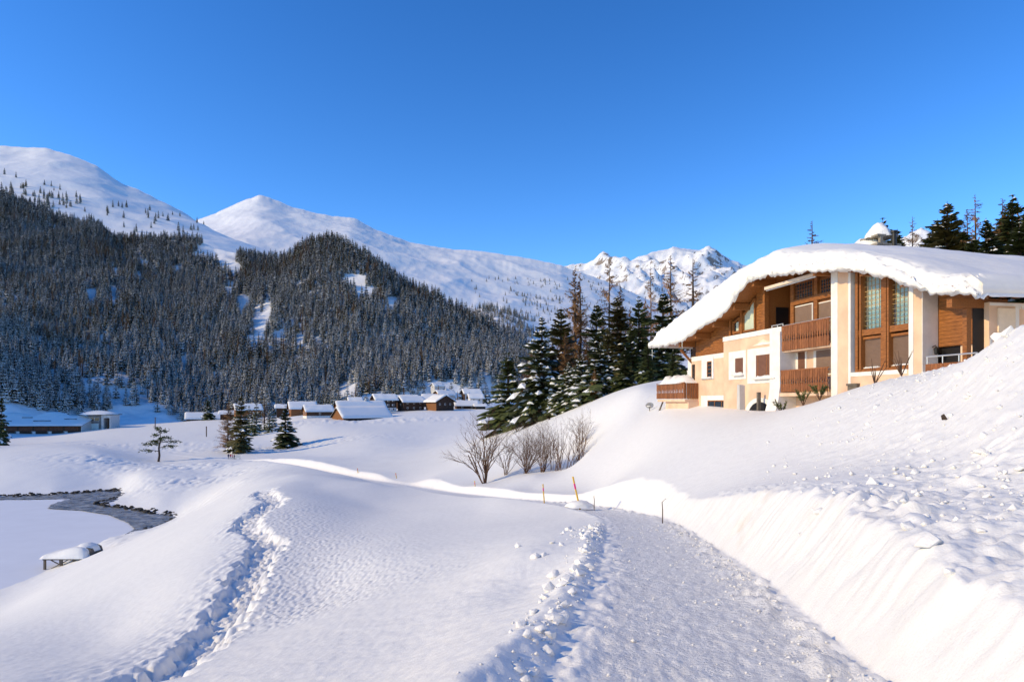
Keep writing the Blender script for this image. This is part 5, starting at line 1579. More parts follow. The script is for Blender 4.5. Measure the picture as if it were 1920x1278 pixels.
for nm, arr, ty in (("variant", fv[rest], 'INT'), ("turn", frz[rest], 'FLOAT'), ("size", fs[rest], 'FLOAT')):
    a = fm.attributes.new(nm, ty, 'POINT'); a.data.foreach_set("value", np.ascontiguousarray(arr, dtype=np.int32 if ty == 'INT' else np.float32))
forest = tag(link("forest", fm), "snow dusted conifer forest covering the left hillside", kind='stuff')
src = []
for k in range(NV):
    so = bpy.data.objects.new("forest_source", FM[k]); src.append(so)
ng = bpy.data.node_groups.new("forest", 'GeometryNodeTree')
ng.interface.new_socket("Geometry", in_out='INPUT', socket_type='NodeSocketGeometry')
ng.interface.new_socket("Geometry", in_out='OUTPUT', socket_type='NodeSocketGeometry')
N_, K_ = ng.nodes, ng.links
gi, go = N_.new("NodeGroupInput"), N_.new("NodeGroupOutput")
jn = N_.new("GeometryNodeJoinGeometry")
def attr(n, t):
    a = N_.new("GeometryNodeInputNamedAttribute"); a.data_type = t; a.inputs['Name'].default_value = n; return a.outputs[0]
var_, turn_, size_ = attr("variant", 'INT'), attr("turn", 'FLOAT'), attr("size", 'FLOAT')
cxyz = N_.new("ShaderNodeCombineXYZ"); K_.new(turn_, cxyz.inputs['Z'])
e2r = N_.new("FunctionNodeEulerToRotation"); K_.new(cxyz.outputs[0], e2r.inputs[0])
sxyz = N_.new("ShaderNodeCombineXYZ")
for k in range(3): K_.new(size_, sxyz.inputs[k])
for k in range(NV):
    oi = N_.new("GeometryNodeObjectInfo"); oi.inputs['Object'].default_value = src[k]; oi.inputs['As Instance'].default_value = True
    cp = N_.new("FunctionNodeCompare"); cp.data_type = 'INT'; cp.operation = 'EQUAL'
    K_.new(var_, cp.inputs[2]); cp.inputs[3].default_value = k
    ip = N_.new("GeometryNodeInstanceOnPoints")
    K_.new(gi.outputs[0], ip.inputs['Points']); K_.new(cp.outputs[0], ip.inputs['Selection']); K_.new(oi.outputs['Geometry'], ip.inputs['Instance'])
    K_.new(e2r.outputs[0], ip.inputs['Rotation']); K_.new(sxyz.outputs[0], ip.inputs['Scale'])
    K_.new(ip.outputs[0], jn.inputs[0])
K_.new(jn.outputs[0], go.inputs[0])
gm_ = forest.modifiers.new("forest", 'NODES'); gm_.node_group = ng
print("forest trees", len(FX))
# ------------------------------------------------------------------ where a line of sight meets the snow
_yr = np.geomspace(2.2, 620, 2600)
def pix_ground(px, py, ymin=2.2):
    x = (px - CX) / F * _yr
    z = ground_z(x, _yr, False)
    d = z - (H0 - py) / F * _yr
    ok_ = (d > 0) & (_yr > ymin)
    i = int(np.argmax(ok_)) if ok_.any() else len(_yr) - 1
    return float(x[i]), float(_yr[i]), float(z[i])


# ------------------------------------------------------------------ village
def chalet(px, py, Y, L_, D, eave, ridge, yaw, gable_m, side_m, label, oc=(0, 0), rows=0, wins=0, gwins=0, shut=False, base_m=None, chim=False, snow_t=0.55, over=0.9, name="chalet"):
    a = math.radians(yaw)
    if Y >= 395 and Y < 520: eave, ridge, over = eave * 1.25, eave * 1.25 + (ridge - eave) * 0.95, 1.3
    x0, y0, z0 = P(px, py, Y)
    ca, sa = math.cos(a), math.sin(a)
    ox, oy = x0 - (oc[0] * ca - oc[1] * sa), y0 - (oc[0] * sa + oc[1] * ca)
    root = empty(name, (ox, oy, z0), a)
    tag(root, label, "house", None)
    def px_(poly, xa, xb, m, nm, par):
        n = len(poly); g = MB()
        vs = [(xa, y, z) for y, z in poly] + [(xb, y, z) for y, z in poly]
        g.add(vs, [tuple(range(n - 1, -1, -1)), tuple(range(n, 2 * n))] + [(i, (i + 1) % n, n + (i + 1) % n, n + i) for i in range(n)])
        return g.build(nm, m, par)
    mid = D / 2
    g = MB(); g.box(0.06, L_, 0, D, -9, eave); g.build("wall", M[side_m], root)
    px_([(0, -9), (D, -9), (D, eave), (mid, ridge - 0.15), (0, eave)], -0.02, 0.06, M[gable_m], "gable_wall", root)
    px_([(0.05, eave), (D - .05, eave), (mid, ridge - 0.18)], L_ - 0.3, L_ - 0.1, M[side_m], "gable_wall", root)
    if base_m:
        g = MB(); g.box(-0.05, L_ + 0.03, -0.05, D, -9, eave * 0.33); g.build("plinth", M[base_m], root)
    s = (ridge - eave) / mid
    ov = over
    r_ = px_([(-ov, eave - ov * s), (mid, ridge), (D + ov, eave - ov * s), (D + ov, eave - ov * s + 0.18), (mid, ridge + 0.18), (-ov, eave - ov * s + 0.18)], -ov, L_ + ov, M['brownwall'], "roof", root)
    # snow blanket on both slopes with rounded rims
    nx, ny = 16, 15
    V = []
    for i in range(nx):
        t = 0.5 - 0.5 * math.cos(math.pi * i / (nx - 1)) if True else 0
        x = -ov - 0.1 + (L_ + 2 * ov + 0.2) * t
        for j in range(ny):
            q = 0.5 - 0.5 * math.cos(math.pi * j / (ny - 1))
            y = -ov - 0.12 + (D + 2 * ov + 0.24) * q
            zb = ridge + 0.16 - abs(y - mid) * s
            e = min(1, min(q, 1 - q) * (D + 2 * ov) / 0.8) ; e2 = min(1, min(t, 1 - t) * (L_ + 2 * ov) / 0.8)
            k = math.sqrt(max(0, 1 - (1 - e) ** 2)) * math.sqrt(max(0, 1 - (1 - e2) ** 2))
            V.append((x, y, zb + snow_t * k * (1 + 0.35 * float(fbm(x * .35 + px, y * .35, 5, 3))) - 0.28 * snow_t * max(0, 1 - abs(y - mid) / 1.5) - (0.1 if k < 0.01 else 0)))
    link("roof_snow", grid_mesh("roof_snow", np.array(V), nx, ny, M['snow']), r_)
    if wins and rows:
        for r0 in range(rows):
            zc = eave * ((r0 + 0.62) / rows)
            for w_ in range(wins):
                xc = L_ * (w_ + 0.6) / (wins + 0.2)
                g = MB(); g.box(xc - 0.5, xc + 0.5, -0.09, -0.02, zc - 0.55, zc + 0.55); wf = g.build("window", M['white'], root)
                g = MB(); g.box(xc - 0.4, xc + 0.4, -0.11, -0.092, zc - 0.45, zc + 0.45); g.build("pane", M['pane'], wf)
                if shut:
                    g = MB(); g.box(xc - 1.0, xc - 0.52, -0.1, -0.03, zc - .55, zc + .55); g.build("shutter", M['white'], wf)
    for w_ in range(gwins):
        yc = D * (w_ + 0.7) / (gwins + 0.4)
        g = MB(); g.box(-0.1, -0.03, yc - 0.5, yc + 0.5, eave * 0.55, eave * 0.55 + 1.1); wf = g.build("window", M['white'], root)
        g = MB(); g.box(-0.12, -0.102, yc - 0.4, yc + 0.4, eave * 0.55 + .1, eave * 0.55 + 1.0); g.build("pane", M['pane'], wf)
    if chim:
        g = MB(); g.box(L_ * .6, L_ * .6 + 0.8, mid - .4, mid + .4, ridge - 1, ridge + 1.3); c_ = g.build("chimney", M['concrete'], r_)
        snow_heap("chimney_snow", (L_ * .6 + .4, mid, ridge + 1.3), .5, .5, .4, 3, c_, nr=5, nc=9)
    return root


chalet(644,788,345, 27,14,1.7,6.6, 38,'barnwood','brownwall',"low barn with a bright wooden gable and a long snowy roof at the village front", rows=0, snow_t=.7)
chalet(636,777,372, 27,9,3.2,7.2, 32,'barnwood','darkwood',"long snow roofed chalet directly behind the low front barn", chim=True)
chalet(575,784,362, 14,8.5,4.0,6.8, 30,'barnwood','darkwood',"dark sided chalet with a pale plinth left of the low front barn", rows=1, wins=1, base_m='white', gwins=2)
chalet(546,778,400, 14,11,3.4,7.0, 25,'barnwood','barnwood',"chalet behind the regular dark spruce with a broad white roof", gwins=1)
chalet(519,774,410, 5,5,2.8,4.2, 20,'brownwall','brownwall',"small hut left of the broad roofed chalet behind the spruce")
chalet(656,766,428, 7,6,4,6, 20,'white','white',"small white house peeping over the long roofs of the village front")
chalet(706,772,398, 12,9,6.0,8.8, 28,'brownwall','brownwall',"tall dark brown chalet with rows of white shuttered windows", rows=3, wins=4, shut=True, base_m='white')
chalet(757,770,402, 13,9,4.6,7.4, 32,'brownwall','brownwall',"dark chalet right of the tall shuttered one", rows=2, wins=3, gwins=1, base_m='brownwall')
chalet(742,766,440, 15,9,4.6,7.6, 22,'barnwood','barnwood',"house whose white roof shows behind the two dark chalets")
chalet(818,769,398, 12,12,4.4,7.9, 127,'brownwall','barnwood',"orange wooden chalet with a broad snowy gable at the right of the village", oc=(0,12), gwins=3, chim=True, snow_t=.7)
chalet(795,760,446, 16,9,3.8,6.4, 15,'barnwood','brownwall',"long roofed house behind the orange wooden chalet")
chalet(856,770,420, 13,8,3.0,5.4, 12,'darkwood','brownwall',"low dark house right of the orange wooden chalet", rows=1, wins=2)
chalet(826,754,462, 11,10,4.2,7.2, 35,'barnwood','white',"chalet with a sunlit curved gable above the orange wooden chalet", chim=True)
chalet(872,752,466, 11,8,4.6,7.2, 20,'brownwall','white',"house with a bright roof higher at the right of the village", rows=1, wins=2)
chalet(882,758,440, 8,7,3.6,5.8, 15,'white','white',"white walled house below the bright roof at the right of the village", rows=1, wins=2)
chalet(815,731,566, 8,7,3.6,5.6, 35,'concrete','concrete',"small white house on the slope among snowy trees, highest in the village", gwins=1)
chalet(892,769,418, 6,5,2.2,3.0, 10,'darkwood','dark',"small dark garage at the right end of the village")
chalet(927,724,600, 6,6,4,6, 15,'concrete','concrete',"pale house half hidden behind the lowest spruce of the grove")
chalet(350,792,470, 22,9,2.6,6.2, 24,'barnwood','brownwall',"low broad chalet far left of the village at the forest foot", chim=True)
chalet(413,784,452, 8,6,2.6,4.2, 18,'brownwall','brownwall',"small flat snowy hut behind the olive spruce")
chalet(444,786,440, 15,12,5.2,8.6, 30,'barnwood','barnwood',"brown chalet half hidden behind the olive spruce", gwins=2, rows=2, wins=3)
# small woodshed on the ridge at the grove
x_, y_, z_ = pix_ground(905, 797)
root = tag(empty("woodshed", (x_, y_, z_), 0.2), "small wooden bin under a round snow cap left of the grove", "shed")
g = MB(); g.box(-1.2, 1.6, -0.8, 1.2, -0.5, 1.0); g.build("wall", M['barnwood'], root)
snow_heap("snow_cap", (0.2, 0.2, 0.95), 1.9, 1.5, 1.15, 5, root, power=0.45)

# ------------------------------------------------------------------ long building with the snow domes at the left
bx0, by0, bz0 = P(152, 815, 402)
hall = tag(empty("wooden_building", (bx0, by0, bz0), math.radians(4)), "long dark wooden building with a snowy lean-to roof at the left edge", "building")
g = MB(); g.box(-80, 0, 0, 14, -3, 5.4); g.build("wall", M['brownwall'], hall)
for k in range(9):
    g = MB(); g.box(-78 + k * 8.6, -70.4 + k * 8.6, -0.12, -0.02, 2.5, 5.2); g.build("panel", M['redwood'] if 'redwood' in M else M['wood'], hall)
for k in range(8):
    g = MB(); g.box(-73 + k * 9.0, -70.6 + k * 9.0, -0.1, -0.02, 0.4, 2.2); dd = g.build("door", M['concrete'], hall)
    g = MB(); g.box(-72.9 + k * 9.0, -72.4 + k * 9.0, -0.13, -0.105, 0.5, 2.1); g.build("pane", M['pane'], dd)
g = MB(); g.box(-80, 0.6, -1.2, -0.4, -0.4, 0.1); g.build("terrace", M['concrete'], hall)
g = MB()
g.add([(0.0, 0, -3), (0.0, 14, -3), (0.0, 14, 9.6), (0.0, 0, 5.4), (0.4, 0, -3), (0.4, 14, -3), (0.4, 14, 9.6), (0.4, 0, 5.4)], [(3, 2, 1, 0), (4, 5, 6, 7), (0, 1, 5, 4), (1, 2, 6, 5), (2, 3, 7, 6), (3, 0, 4, 7)])
g.build("end_wall", M['concrete'], hall)
g = MB()
g.add([(-81, -1.5, 5.1), (1.0, -1.5, 5.1), (1.0, 14.5, 10.0), (-81, 14.5, 10.0), (-81, -1.5, 5.4), (1.0, -1.5, 5.4), (1.0, 14.5, 10.3), (-81, 14.5, 10.3)], [(3, 2, 1, 0), (4, 5, 6, 7), (0, 1, 5, 4), (1, 2, 6, 5), (2, 3, 7, 6), (3, 0, 4, 7)])
hr = g.build("roof", M['brownwall'], hall)
nx, ny = 60, 14; V = []
for i in range(nx):
    x = -81.2 + 82.4 * i / (nx - 1)
    for j in range(ny):
        q = j / (ny - 1); y = -1.7 + 16.4 * q
        e = min(1, min(q, 1.2 - q) * 9) * min(1, min(i, nx - 1 - i) * 0.8)
        V.append((x, y, 5.35 + 4.9 * q + 0.7 * math.sqrt(max(0, 1 - (1 - e) ** 2)) * (1 + .3 * float(fbm(x * .2, y * .2, 9, 2)))))
link("roof_snow", grid_mesh("roof_snow", np.array(V), nx, ny, M['snow']), hr)
for (xx, yy_, w_) in ((-62, 8, 9), (-50, 4.5, 8), (-30, 5, 10), (-14, 8, 7), (-40, 11, 6)):
    g = MB(); zz = 5.4 + 4.9 * (yy_ + 1.5) / 16 + 0.6; g.box(xx, xx + w_, yy_, yy_ + 0.5, zz - .5, zz + 0.45); g.build("roof_light", M['dark'], hr)
for (pa, pb, pt, pbase, lab) in ((-10, 56, 771, 782, "leftmost snow covered dome behind the long wooden building"), (66, 131, 769, 782, "middle snow covered dome behind the long wooden building")):
    x0, y0, z0 = P((pa + pb) / 2, pbase, 428)
    rt = tag(empty("domed_hall", (x0, y0, z0)), lab, "building")
    hw = (pb - pa) / 2 / F * 428
    g = MB(); g.box(-hw * .92, hw * .92, -7, 9, -9, 0.3); g.build("wall", M['grey'], rt)
    snow_heap("roof_snow", (0, 1, 0.2), hw, 9, (pbase - pt) / F * 428 * 0.75, int(pa) + 20, rt, rough=0.06, power=0.9)
tx0, ty0, tz0 = P(186, 805, 412)
tow = tag(empty("grey_building", (tx0, ty0, tz0), math.radians(3)), "grey angular building with an open corner beside the long wooden building", "building")
hw = 21.5 / F * 412
g = MB(); g.box(-hw, hw - 5, 0.6, 12, -4, 8.6); g.build("wall", M['grey'], tow)
g = MB(); g.box(hw - 5.5, hw - 4.2, -0.4, 10, -4, 8.8); g.box(hw - 0.7, hw, -0.4, 10, -4, 8.8); g.box(hw - 4.2, hw - 0.7, -0.4, 10, 7.0, 8.8); g.build("frame_wall", M['concrete'], tow)
g = MB(); g.box(hw - 2.4, hw - 1.6, 0.2, 1.0, -4, 7.0); g.build("column", M['darkwood'], tow)
for (xa, xb, za, zb, mm) in ((-hw + 0.6, -hw + 3.6, 5.2, 7.2, 'pane'), (-hw + 4.0, -hw + 6.6, 5.2, 7.2, 'pane'), (-hw + 1.0, -hw + 6.2, 0.2, 3.6, 'curtain')):
    g = MB(); g.box(xa - .2, xb + .2, 0.46, 0.58, za - .2, zb + .2); wf = g.build("window", M['concrete'], tow)
    g = MB(); g.box(xa, xb, 0.40, 0.455, za, zb); g.build("pane", M[mm], wf)
g = MB(); g.box(-hw - .4, hw + .3, -0.8, 12.5, 8.8, 9.2); tr = g.build("roof", M['dark'], tow)
snow_heap("roof_snow", (-3, 5, 9.1), hw + 4.2, 8, 2.3, 8, tr, rough=0.05, power=0.8)

# ------------------------------------------------------------------ poles and stakes
def snow_pole(px, pyb, pyt, dx, label, rad=0.04, band=True, Y=None):
    x, y, z = pix_ground(px, pyb) if Y is None else P(px, pyb, Y)
    h = max(0.35, (pyb - pyt) / F * y); t = dx / F * y
    root = tag(empty("snow_pole", (x, y, z)), label, "snow pole", "marker poles along the cleared road")
    top = Vector((t, 0, h)); b0 = Vector((-t * .3, 0, -0.3 * h))
    def seg(a, b, m, nm, r_):
        g = MB(); g.tube([b0.lerp(top, a), b0.lerp(top, b)], r_, 8); return g.build(nm, M[m], root, smooth=False)
    seg(0, 1, 'yellow', "pole", rad)
    if band: seg(0.64, 0.80, 'pink', "pink_band", rad * 1.04)
    return root, (x, y, z)


_, pb = snow_pole(1085, 943, 893, -11, "tallest yellow pole with a pink band, leaning left on the near lip of the road", 0.045, Y=35)
snow_pole(1020, 935, 907, -2, "yellow pole with a pink band left of the tallest one", 0.036, Y=41.5)
snow_pole(891, 914, 901, -1, "short pink banded pole in the snow left of the dark branching bush", 0.04, Y=62)
snow_pole(743, 894, 886, -1, "small distant pole right of the trench of the far road", 0.05, Y=92)
snow_pole(671, 884, 877, -1, "tiny distant pole beside the trench of the far road", 0.06, Y=112)
snow_pole(586, 871, 864, 0, "tiny pole on the far bank where the road trench turns", 0.06, Y=150)
snow_heap("snow_mound", (pb[0] + .05, pb[1], pb[2] - 0.12), 0.75, 0.6, 0.32, 6)
tag(bpy.data.objects["snow_mound"], "little heap of snow round the foot of the tallest yellow pole", "snow heap")
def stake(px, pyb, pyt, bend, label, Y):
    x, y, z = P(px, pyb, Y); h = (pyb - pyt) / F * y
    g = MB(); g.tube([(0, 0, -0.2), (0.01, 0, h * .55), (-0.01, 0, h * .86), (bend, 0, h)], [0.02, 0.018, 0.014, 0.01], 5)
    o = g.build("stake", M['darkwood']); o.location = (x, y, z); return tag(o, label, "stake", "thin stakes by the road")
stake(1242, 983, 934, 0.12, "thin dark stake with a bent tip on the right bank of the road", 23.5)
stake(1114, 949, 928, 0.0, "thin grey stake standing at the far bend of the road", 33)
for (px, pb_, pt, Y, lab) in ((387, 810, 799, 300, "dark wooden post in the snowfield left of the olive spruce"), (291, 797, 782, 400, "dark post at the edge of the far field below the forest"), (1030, 790, 783, 95, "small post in the snow under the grove")):
    x, y, z = P(px, pb_, Y); g = MB(); h = (pb_ - pt) / F * Y
    g.box(-0.018 * h - .12, 0.018 * h + .12, -.15, .15, -2, h * .92); g.box(-.2, .2, -.2, .2, h * .92, h)
    o = g.build("post", M['darkwood']); o.location = (x, y, z); tag(o, lab, "post")

# satellite dish
x, y, z = pix_ground(1218, 770)
dish = tag(empty("satellite_dish", (x, y, z)), "small satellite dish on a post in the snow left of the chalet", "satellite dish")
g = MB(); g.tube([(0, 0, -.5), (0, 0, .42)], 0.04, 6); g.build("post", M['greywood'], dish)
g = MB(); n = 14; ring = []
vs = [(0, 0.06, .5)]
for r_, dy in ((.2, .04), (.38, -.03)):
    for k in range(n):
        a = 2 * math.pi * k / n; vs.append((r_ * math.cos(a), dy - 0.25 * r_ * math.sin(a), .5 + r_ * .72 * math.sin(a)))
fs = [(0, 1 + k, 1 + (k + 1) % n) for k in range(n)] + [(1 + k, 1 + n + k, 1 + n + (k + 1) % n, 1 + (k + 1) % n) for k in range(n)]
g.add(vs, fs); g.build("dish", M['concrete'], dish)
g = MB(); g.beam((0, 0.02, .3), (0, -.35, .52), .03, .03); g.build("feed_arm", M['greywood'], dish)
snow_heap("snow_cap", (0, -.05, .42), .3, .14, .12, 2, dish, nr=6, nc=10)

# ------------------------------------------------------------------ jetty on the frozen lake
Yd = 82.0
x, y, z = P(82, 1068, Yd)
jet = tag(empty("jetty", (x, y, LAKE_Z)), "grey wooden jetty on trestles under a thick snow cushion at the lake shore", "jetty")
g = MB(); g.box(-0.1, 4.4, -0.1, 3.2, 1.15, 1.38); g.build("deck", M['greywood'], jet)
for q, (xx, yy_) in enumerate(((0.1, 0.05), (0.1, 2.9), (2.1, 0.05), (2.1, 2.9), (3.6, 0.05), (3.6, 2.9))):
    g = MB(); g.box(xx - .11, xx + .11, yy_ - .11, yy_ + .11, -1, 1.15); g.build("leg", M['greywood'], jet)
for (a, b) in (((0.9, 0.0, 0.1), (2.9, 0.0, 1.15)), ((2.9, -0.04, 0.1), (0.9, -0.04, 1.15)), ((3.4, 0, .2), (4.4, 0, 1.1))):
    g = MB(); g.beam(a, b, .09, .11); g.build("brace", M['greywood'], jet)
g = MB()
nx, ny = 26, 14; V = []
for i in range(nx):
    t = i / (nx - 1); xx = -0.35 + 5.6 * t
    for j in range(ny):
        q = j / (ny - 1); e = min(1, min(q, 1 - q) * 6) ; e2 = min(1, t * 8) * min(1, (1 - t) * 5)
        V.append((xx, -0.35 + 3.8 * q, 1.34 + (0.5 + 0.75 * sst(0.1, 0.75, t) ) * math.sqrt(max(0, 1 - (1 - e) ** 2)) * math.sqrt(max(0, 1 - (1 - e2) ** 2))))
link("deck_snow", grid_mesh("deck_snow", np.array(V), nx, ny, M['snow']), jet)
bench = tag(empty("covered_boat", (x + 4.2, y + 0.9, LAKE_Z + 1.9)), "rounded snow covered hull at the shore end of the jetty", "boat")
g = MB()
prof = [(-1.0, -0.6), (1.0, -0.6), (1.25, -0.1), (1.05, 0.42), (0.55, 0.62), (-0.5, 0.5), (-1.0, 0.1)]
g.prism(prof, -0.3, 1.9); g.build("hull", M['greywood'], bench)
snow_heap("hull_snow", (0, 0.8, 0.1), 1.35, 1.45, 0.95, 9, bench, power=.5, rough=.08)

# shore rocks
R = random.Random(31)
g = MB()
SH = [[(-60, 932), (0, 930.5), (60, 929.5), (110, 927.5), (170, 923), (226, 919)], [(182, 944), (205, 950), (235, 955), (275, 959), (305, 963), (330, 968)], [(330, 969), (318, 976), (290, 985), (262, 994)], [(226, 920), (235, 928), (200, 938), (185, 943)]]
def rock(c, s):
    vs = [(c[0] + s * 1.5 * R.uniform(.6, 1.2) * math.cos(a), c[1] + s * R.uniform(.6, 1.2) * math.sin(a), c[2] - .1 * s) for a in (0.2, 1.3, 2.4, 3.5, 4.6, 5.6)]
    vs2 = [(c[0] + .55 * (v[0] - c[0]), c[1] + .55 * (v[1] - c[1]), c[2] + s * R.uniform(.5, .9)) for v in vs]
    g.add(vs + vs2, [tuple(range(6, 12))] + [(k, (k + 1) % 6, 6 + (k + 1) % 6, 6 + k) for k in range(6)], 0)
for li, line in enumerate(SH):
    for (a, b) in zip(line[:-1], line[1:]):
        A, B = L(*a), L(*b); d = math.hypot(B[0] - A[0], B[1] - A[1])
        for k in range(int(d * (4.2 if li != 2 else 1.2))):
            t = R.random(); xx = A[0] + (B[0] - A[0]) * t + R.gauss(0, .5); yy_ = A[1] + (B[1] - A[1]) * t + R.gauss(0, .6)
            rock((xx, yy_, LAKE_Z + R.uniform(-.05, .4 if li < 2 else .1)), R.uniform(.12, .42) if li != 2 else R.uniform(.1, .3))
tag(g.build("shore_rocks", M['rock']), "dark stones along the snowy rim of the lake inlet", kind='stuff')

# ------------------------------------------------------------------ people on the far path
def person(px, py, Y, h, jacket, trousers, seed, label, stride=0.12):
    m = bpy.data.materials.new("clothes"); m.use_nodes = True
    n, l = m.node_tree.nodes, m.node_tree.links; b = n["Principled BSDF"]; b.inputs['Roughness'].default_value = 0.8
    tc = n.new("ShaderNodeTexCoord"); sx = n.new("ShaderNodeSeparateXYZ"); cr = n.new("ShaderNodeValToRGB")
    cr.color_ramp.interpolation = 'CONSTANT'
    e = cr.color_ramp.elements; e[0].position = 0; e[0].color = (.02, .015, .012, 1); e[1].position = 0.06; e[1].color = (*trousers, 1)
    for p_, c_ in ((0.48, jacket), (0.85, (.45, .26, .18)), (0.945, (.03, .025, .03))):
        q = e.new(p_); q.color = (*c_, 1)
    mu = n.new("ShaderNodeMath"); mu.operation = 'DIVIDE'; mu.inputs[1].default_value = 1.75
    l.new(tc.outputs['Object'], sx.inputs[0]); l.new(sx.outputs['Z'], mu.inputs[0]); l.new(mu.outputs[0], cr.inputs[0]); l.new(cr.outputs[0], b.inputs['Base Color'])
    s = stride
    J = [((0, 0, .92), .15), ((0, 0, 1.15), .155), ((0, 0, 1.40), .17), ((0, 0, 1.50), .065), ((0, .01, 1.60), .095), ((0, .01, 1.72), .085),
         ((-.10, 0, .86), .10), ((-.11, s, .48), .072), ((-.11, s * 1.1, .08), .05), ((-.11, s * 1.1 - .14, .04), .045),
         ((.10, 0, .86), .10), ((.11, -s, .48), .072), ((.11, -s * 1.3, .08), .05), ((.11, -s * 1.3 - .14, .04), .045),
         ((-.20, 0, 1.40), .075), ((-.27, -s * .6, 1.12), .058), ((-.27, -s * 1.5, .86), .045),
         ((.20, 0, 1.40), .075), ((.27, s * .6, 1.12), .058), ((.27, s * .5, .86), .045)]
    E = [(0, 1), (1, 2), (2, 3), (3, 4), (4, 5), (0, 6), (6, 7), (7, 8), (8, 9), (0, 10), (10, 11), (11, 12), (12, 13), (2, 14), (14, 15), (15, 16), (2, 17), (17, 18), (18, 19)]
    me = bpy.data.meshes.new("person"); me.from_pydata([j[0] for j in J], E, []); me.materials.append(m)
    o = link("person", me)
    sk = o.modifiers.new("skin", 'SKIN')
    for i, (c, r_) in enumerate(J): me.skin_vertices[0].data[i].radius = (r_, r_ * .85)
    me.skin_vertices[0].data[0].use_root = True
    o.modifiers.new("subdivision", 'SUBSURF').levels = 1
    o.modifiers["subdivision"].render_levels = 1
    x, y, z = P(px, py, Y)
    o.location = (x, y, max(z, gz1(x, y, True))); o.scale = (h / 1.75,) * 3; o.rotation_euler.z = math.radians(20 + seed * 35)
    return tag(o, label, "person")


def skin_layer_ok(): return True


for a in ((428.5, 861, 205, 1.72, (.03, .035, .09), (.02, .02, .03), 0, "walker in dark blue on the far path, leftmost of the small group"),
          (432.5, 861, 205.5, 1.66, (.55, .03, .05), (.03, .03, .05), 1, "walker in a red jacket just right of the one in dark blue"),
          (436.5, 861, 205, 1.74, (.40, .02, .08), (.02, .02, .03), 2, "walker in a dark red jacket, third from the left on the far path"),
          (439.5, 861, 206, 1.60, (.04, .02, .04), (.02, .02, .02), 3, "walker in black at the right end of the small group")):
    try: person(*a)
    except Exception as ex: print("person", ex)
x, y, z = P(446, 862, 204)
bd = tag(empty("notice_board", (x, y, max(z, gz1(x, y)))), "pale board beside the walkers on the far path", "notice board")
g = MB(); g.box(-.75, .75, -.03, .03, .5, 1.35); g.build("panel", M['concrete'], bd)
for q in (-.6, .6):
    g = MB(); g.box(q - .05, q + .05, .035, .12, -.3, 1.3); g.build("leg", M['greywood'], bd)

# ------------------------------------------------------------------ lumps of snow thrown up beside the road
def lump_mesh(seed):
    """a broken block of snow: hull of random points with softened edges"""
    import bmesh
    R_ = random.Random(seed * 7 + 1)
    bm = bmesh.new()
    for k in range(15):
        d = Vector((R_.gauss(0, 1), R_.gauss(0, 1), R_.gauss(0, 1))).normalized() * R_.uniform(0.75, 1.25)
        bm.verts.new((d.x * R_.uniform(.8, 1.15), d.y, d.z * 0.85))
    res = bmesh.ops.convex_hull(bm, input=bm.verts)
    bmesh.ops.delete(bm, geom=[g for g in res['geom_interior'] if isinstance(g, bmesh.types.BMVert)], context='VERTS')
    bmesh.ops.bevel(bm, geom=list(bm.edges), offset=0.10, segments=2, affect='EDGES', profile=0.6, clamp_overlap=True)
    bmesh.ops.remove_doubles(bm, verts=bm.verts, dist=0.02)
    bmesh.ops.recalc_face_normals(bm, faces=bm.faces)
    for v in bm.verts:
        c = v.co; v.co = c * (1 + 0.05 * float(pn(c.x * 3 + seed, c.y * 3 + c.z * 2, seed)))
    me = bpy.data.meshes.new("snow_lump"); bm.to_mesh(me); bm.free()
    me.polygons.foreach_set("use_smooth", [True] * len(me.polygons)); me.materials.append(M['lump']); return me


M['lump'] = snow_mat('snow_lumps', fine=0.006, coarse=0.03, cs=9.0, fs=60.0)
LM = [lump_mesh(i) for i in range(12)]
R = random.Random(91)
def lump(x, y, z, s, label, group):
    z = gz1(x, y, True)
    o = link("snow_lump", LM[R.randrange(12)])
    o.location = (x, y, z + s * 0.22); o.rotation_euler = (R.uniform(-.4, .4), R.uniform(-.4, .4), R.uniform(0, 6.28))
    o.scale = (s * R.uniform(.85, 1.2), s * R.uniform(.85, 1.2), s * R.uniform(.75, 1.0))
    return tag(o, label, "snow lump", group)


BIG_L = [(977,1172,30,"round snow ball lying farthest left beside the near lip of the road"),(1013,1182,24,None),(1000,1150,20,None),(1040,1082,28,"angular snow lump standing high at the middle of the left lip"),(1066,1090,24,None),(1003,1045,18,"boxy snow lump on the left bank below the poles"),(1020,1042,15,None),(1036,1018,11,None),
         (971,1025,15,"lone pointed snow lump on the smooth left bank"),(1057,999,9,None),(1097,1010,13,None),(1085,1056,19,None),(1110,1004,11,None),(970,1246,20,None),(1000,1264,30,None),(985,1275,24,None),(1030,1190,30,None),(1045,1165,26,None),(1060,1135,24,None),(1025,1222,26,None),(1005,1206,16,None),(1072,1110,22,None),(1052,1100,20,None),(1090,1032,14,None)]
for (px, py, w_, lab) in BIG_L:
    x, y, z = pix_ground(px, py); lump(x, y, z, w_ / F * y * 0.5, lab or "fist sized snow lump in the row along the left lip of the road", None if lab else "large snow lumps on the left lip of the road")
for k in range(85):
    y = R.uniform(2.9, 22) ** 1.0; xc = float(np.interp(y, _ry, _rx)) - ROAD_W
    x = xc - abs(R.gauss(0, 0.07 + 0.022 * y)) - 0.08
    near_ = y < 8
    lump(x, y, float(ground_z([x], [y])[0]), (.022 + .085 * R.random() ** 2.2) * (1 + .012 * y), "small snow lump on the left road lip in the near foreground" if near_ else "small snow lump on the left road lip towards the yellow poles", "near snow lumps on the left lip" if near_ else "far snow lumps on the left lip")
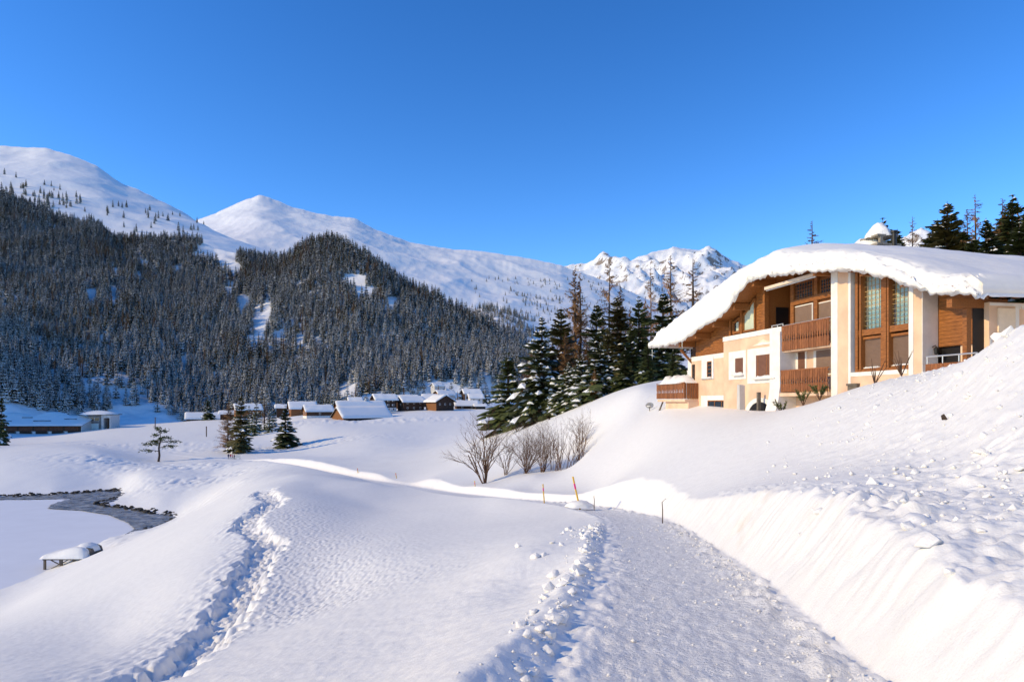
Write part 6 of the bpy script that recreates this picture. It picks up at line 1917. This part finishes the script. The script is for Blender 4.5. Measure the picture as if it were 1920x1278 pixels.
BIG_R = [(1690,946,44,"biggest rounded snow boulder on the edge above the ploughed wall"),(1795,978,24,"snow boulder right of the biggest one above the ploughed wall"),(1842,822,20,"round snow boulder with a shadow in the middle of the right slope"),(1782,782,12,"small upright snow lump with a brown clod beside it"),(1745,1034,46,"large block of snow in the broken rim of the ploughed wall"),
         (1782,1090,26,None),(1570,930,20,None),(1625,936,16,None),(1756,650,14,"white snow lump on the crest before the entrance post"),(1798,706,22,"round snow lump on the crest beside the entrance railing"),(1810,664,16,"pointed snow lump on the crest right of the entrance railing"),(1870,640,26,None),(1890,628,30,"topmost heap of snow on the crest at the right edge"),
         (1500,1000,9,None),(1840,1000,16,None),(1600,700,7,None)]
for (px, py, w_, lab) in BIG_R:
    x, y, z = pix_ground(px, py)
    lump(x, y, z - .02, w_ / F * y * 0.5, lab or "larger loose snow lump right of the road at the wall rim or crest", None if lab else "larger snow lumps right of the road")
for k in range(60):
    px, py = R.uniform(1490, 1915), R.uniform(660, 1000)
    if py < 768 - (px - 1480) * 0.33 + 8: continue
    x, y, z = pix_ground(px, py)
    lump(x, y, z - .01, (.025 + .08 * R.random() ** 2.5) * (.6 + y * .035), "loose snow lump high on the right slope below the chalet entrance" if py < 800 else "loose snow lump low on the right slope above the ploughed wall", "snow lumps high on the right slope" if py < 800 else "snow lumps low on the right slope")
x, y, z = pix_ground(1771, 790)
g = MB(); g.add([(-.06, 0, 0), (.06, -.03, .01), (.05, .05, .02), (-.01, 0, .14), (-.07, .02, .1)], [(0, 1, 3), (1, 2, 3), (2, 0, 4), (0, 3, 4), (2, 4, 3), (0, 2, 1)])
o = g.build("clod", M['bark']); o.location = (x, y, z + .03); tag(o, "brown clod of earth on the right snow slope", "clod")

# crumbs of snow: on the rims, the slope and the road
rg = np.random.default_rng(5)
def crumbs(name, X, Y, S, label):
    Z = ground_z(X, Y)
    base = np.array([(1, 0, 0), (-1, 0, 0), (0, 1, 0), (0, -1, 0), (0, 0, .8), (0, 0, -.5)], float)
    tri = np.array([(0, 2, 4), (2, 1, 4), (1, 3, 4), (3, 0, 4), (2, 0, 5), (1, 2, 5), (3, 1, 5), (0, 3, 5)])
    n = len(X)
    jit = base[None] * (0.65 + 0.7 * rg.random((n, 6, 1))) * S[:, None, None]
    a = rg.random(n) * 6.28
    ca, sa = np.cos(a)[:, None], np.sin(a)[:, None]
    V = np.stack([jit[..., 0] * ca - jit[..., 1] * sa + X[:, None], jit[..., 0] * sa + jit[..., 1] * ca + Y[:, None], jit[..., 2] + (Z + S * .25)[:, None]], -1)
    Fc = (tri[None] + (np.arange(n) * 6)[:, None, None]).reshape(-1, 3)
    me = bpy.data.meshes.new(name); me.from_pydata(V.reshape(-1, 3).tolist(), [], Fc.tolist()); me.materials.append(M['lump'])
    me.polygons.foreach_set("use_smooth", [True] * len(Fc))
    tag(link(name, me), label, kind='stuff')


n = 1300
y = 2.6 + 20 * rg.random(n) ** 1.3; xc = np.interp(y, _ry, _rx)
side = rg.random(n)
off = np.where(side < .35, -ROAD_W - .05 - np.abs(rg.normal(0, 1, n)) * (.08 + .02 * y), np.where(side < .75, ROAD_W - .1 - np.abs(rg.normal(0, .28, n)), rg.uniform(-1, 1, n)))
crumbs("snow_crumbs", xc + off, y, (0.008 + 0.022 * rg.random(n) ** 2) * (.7 + y * .03), "crumbs of snow scattered on the road and its lips")
n = 1200
u_ = 0.34 + 0.46 * rg.random(n) ** 0.6; y = 6 + 22 * rg.random(n); x = u_ * y
okc = (x - np.interp(y, _ry, _rx)) > ROAD_W + .9
crumbs("snow_crumbs", x[okc], y[okc], (0.010 + 0.05 * rg.random(okc.sum()) ** 4) * (.7 + y[okc] * .03), "crumbs of snow scattered over the slope right of the road")
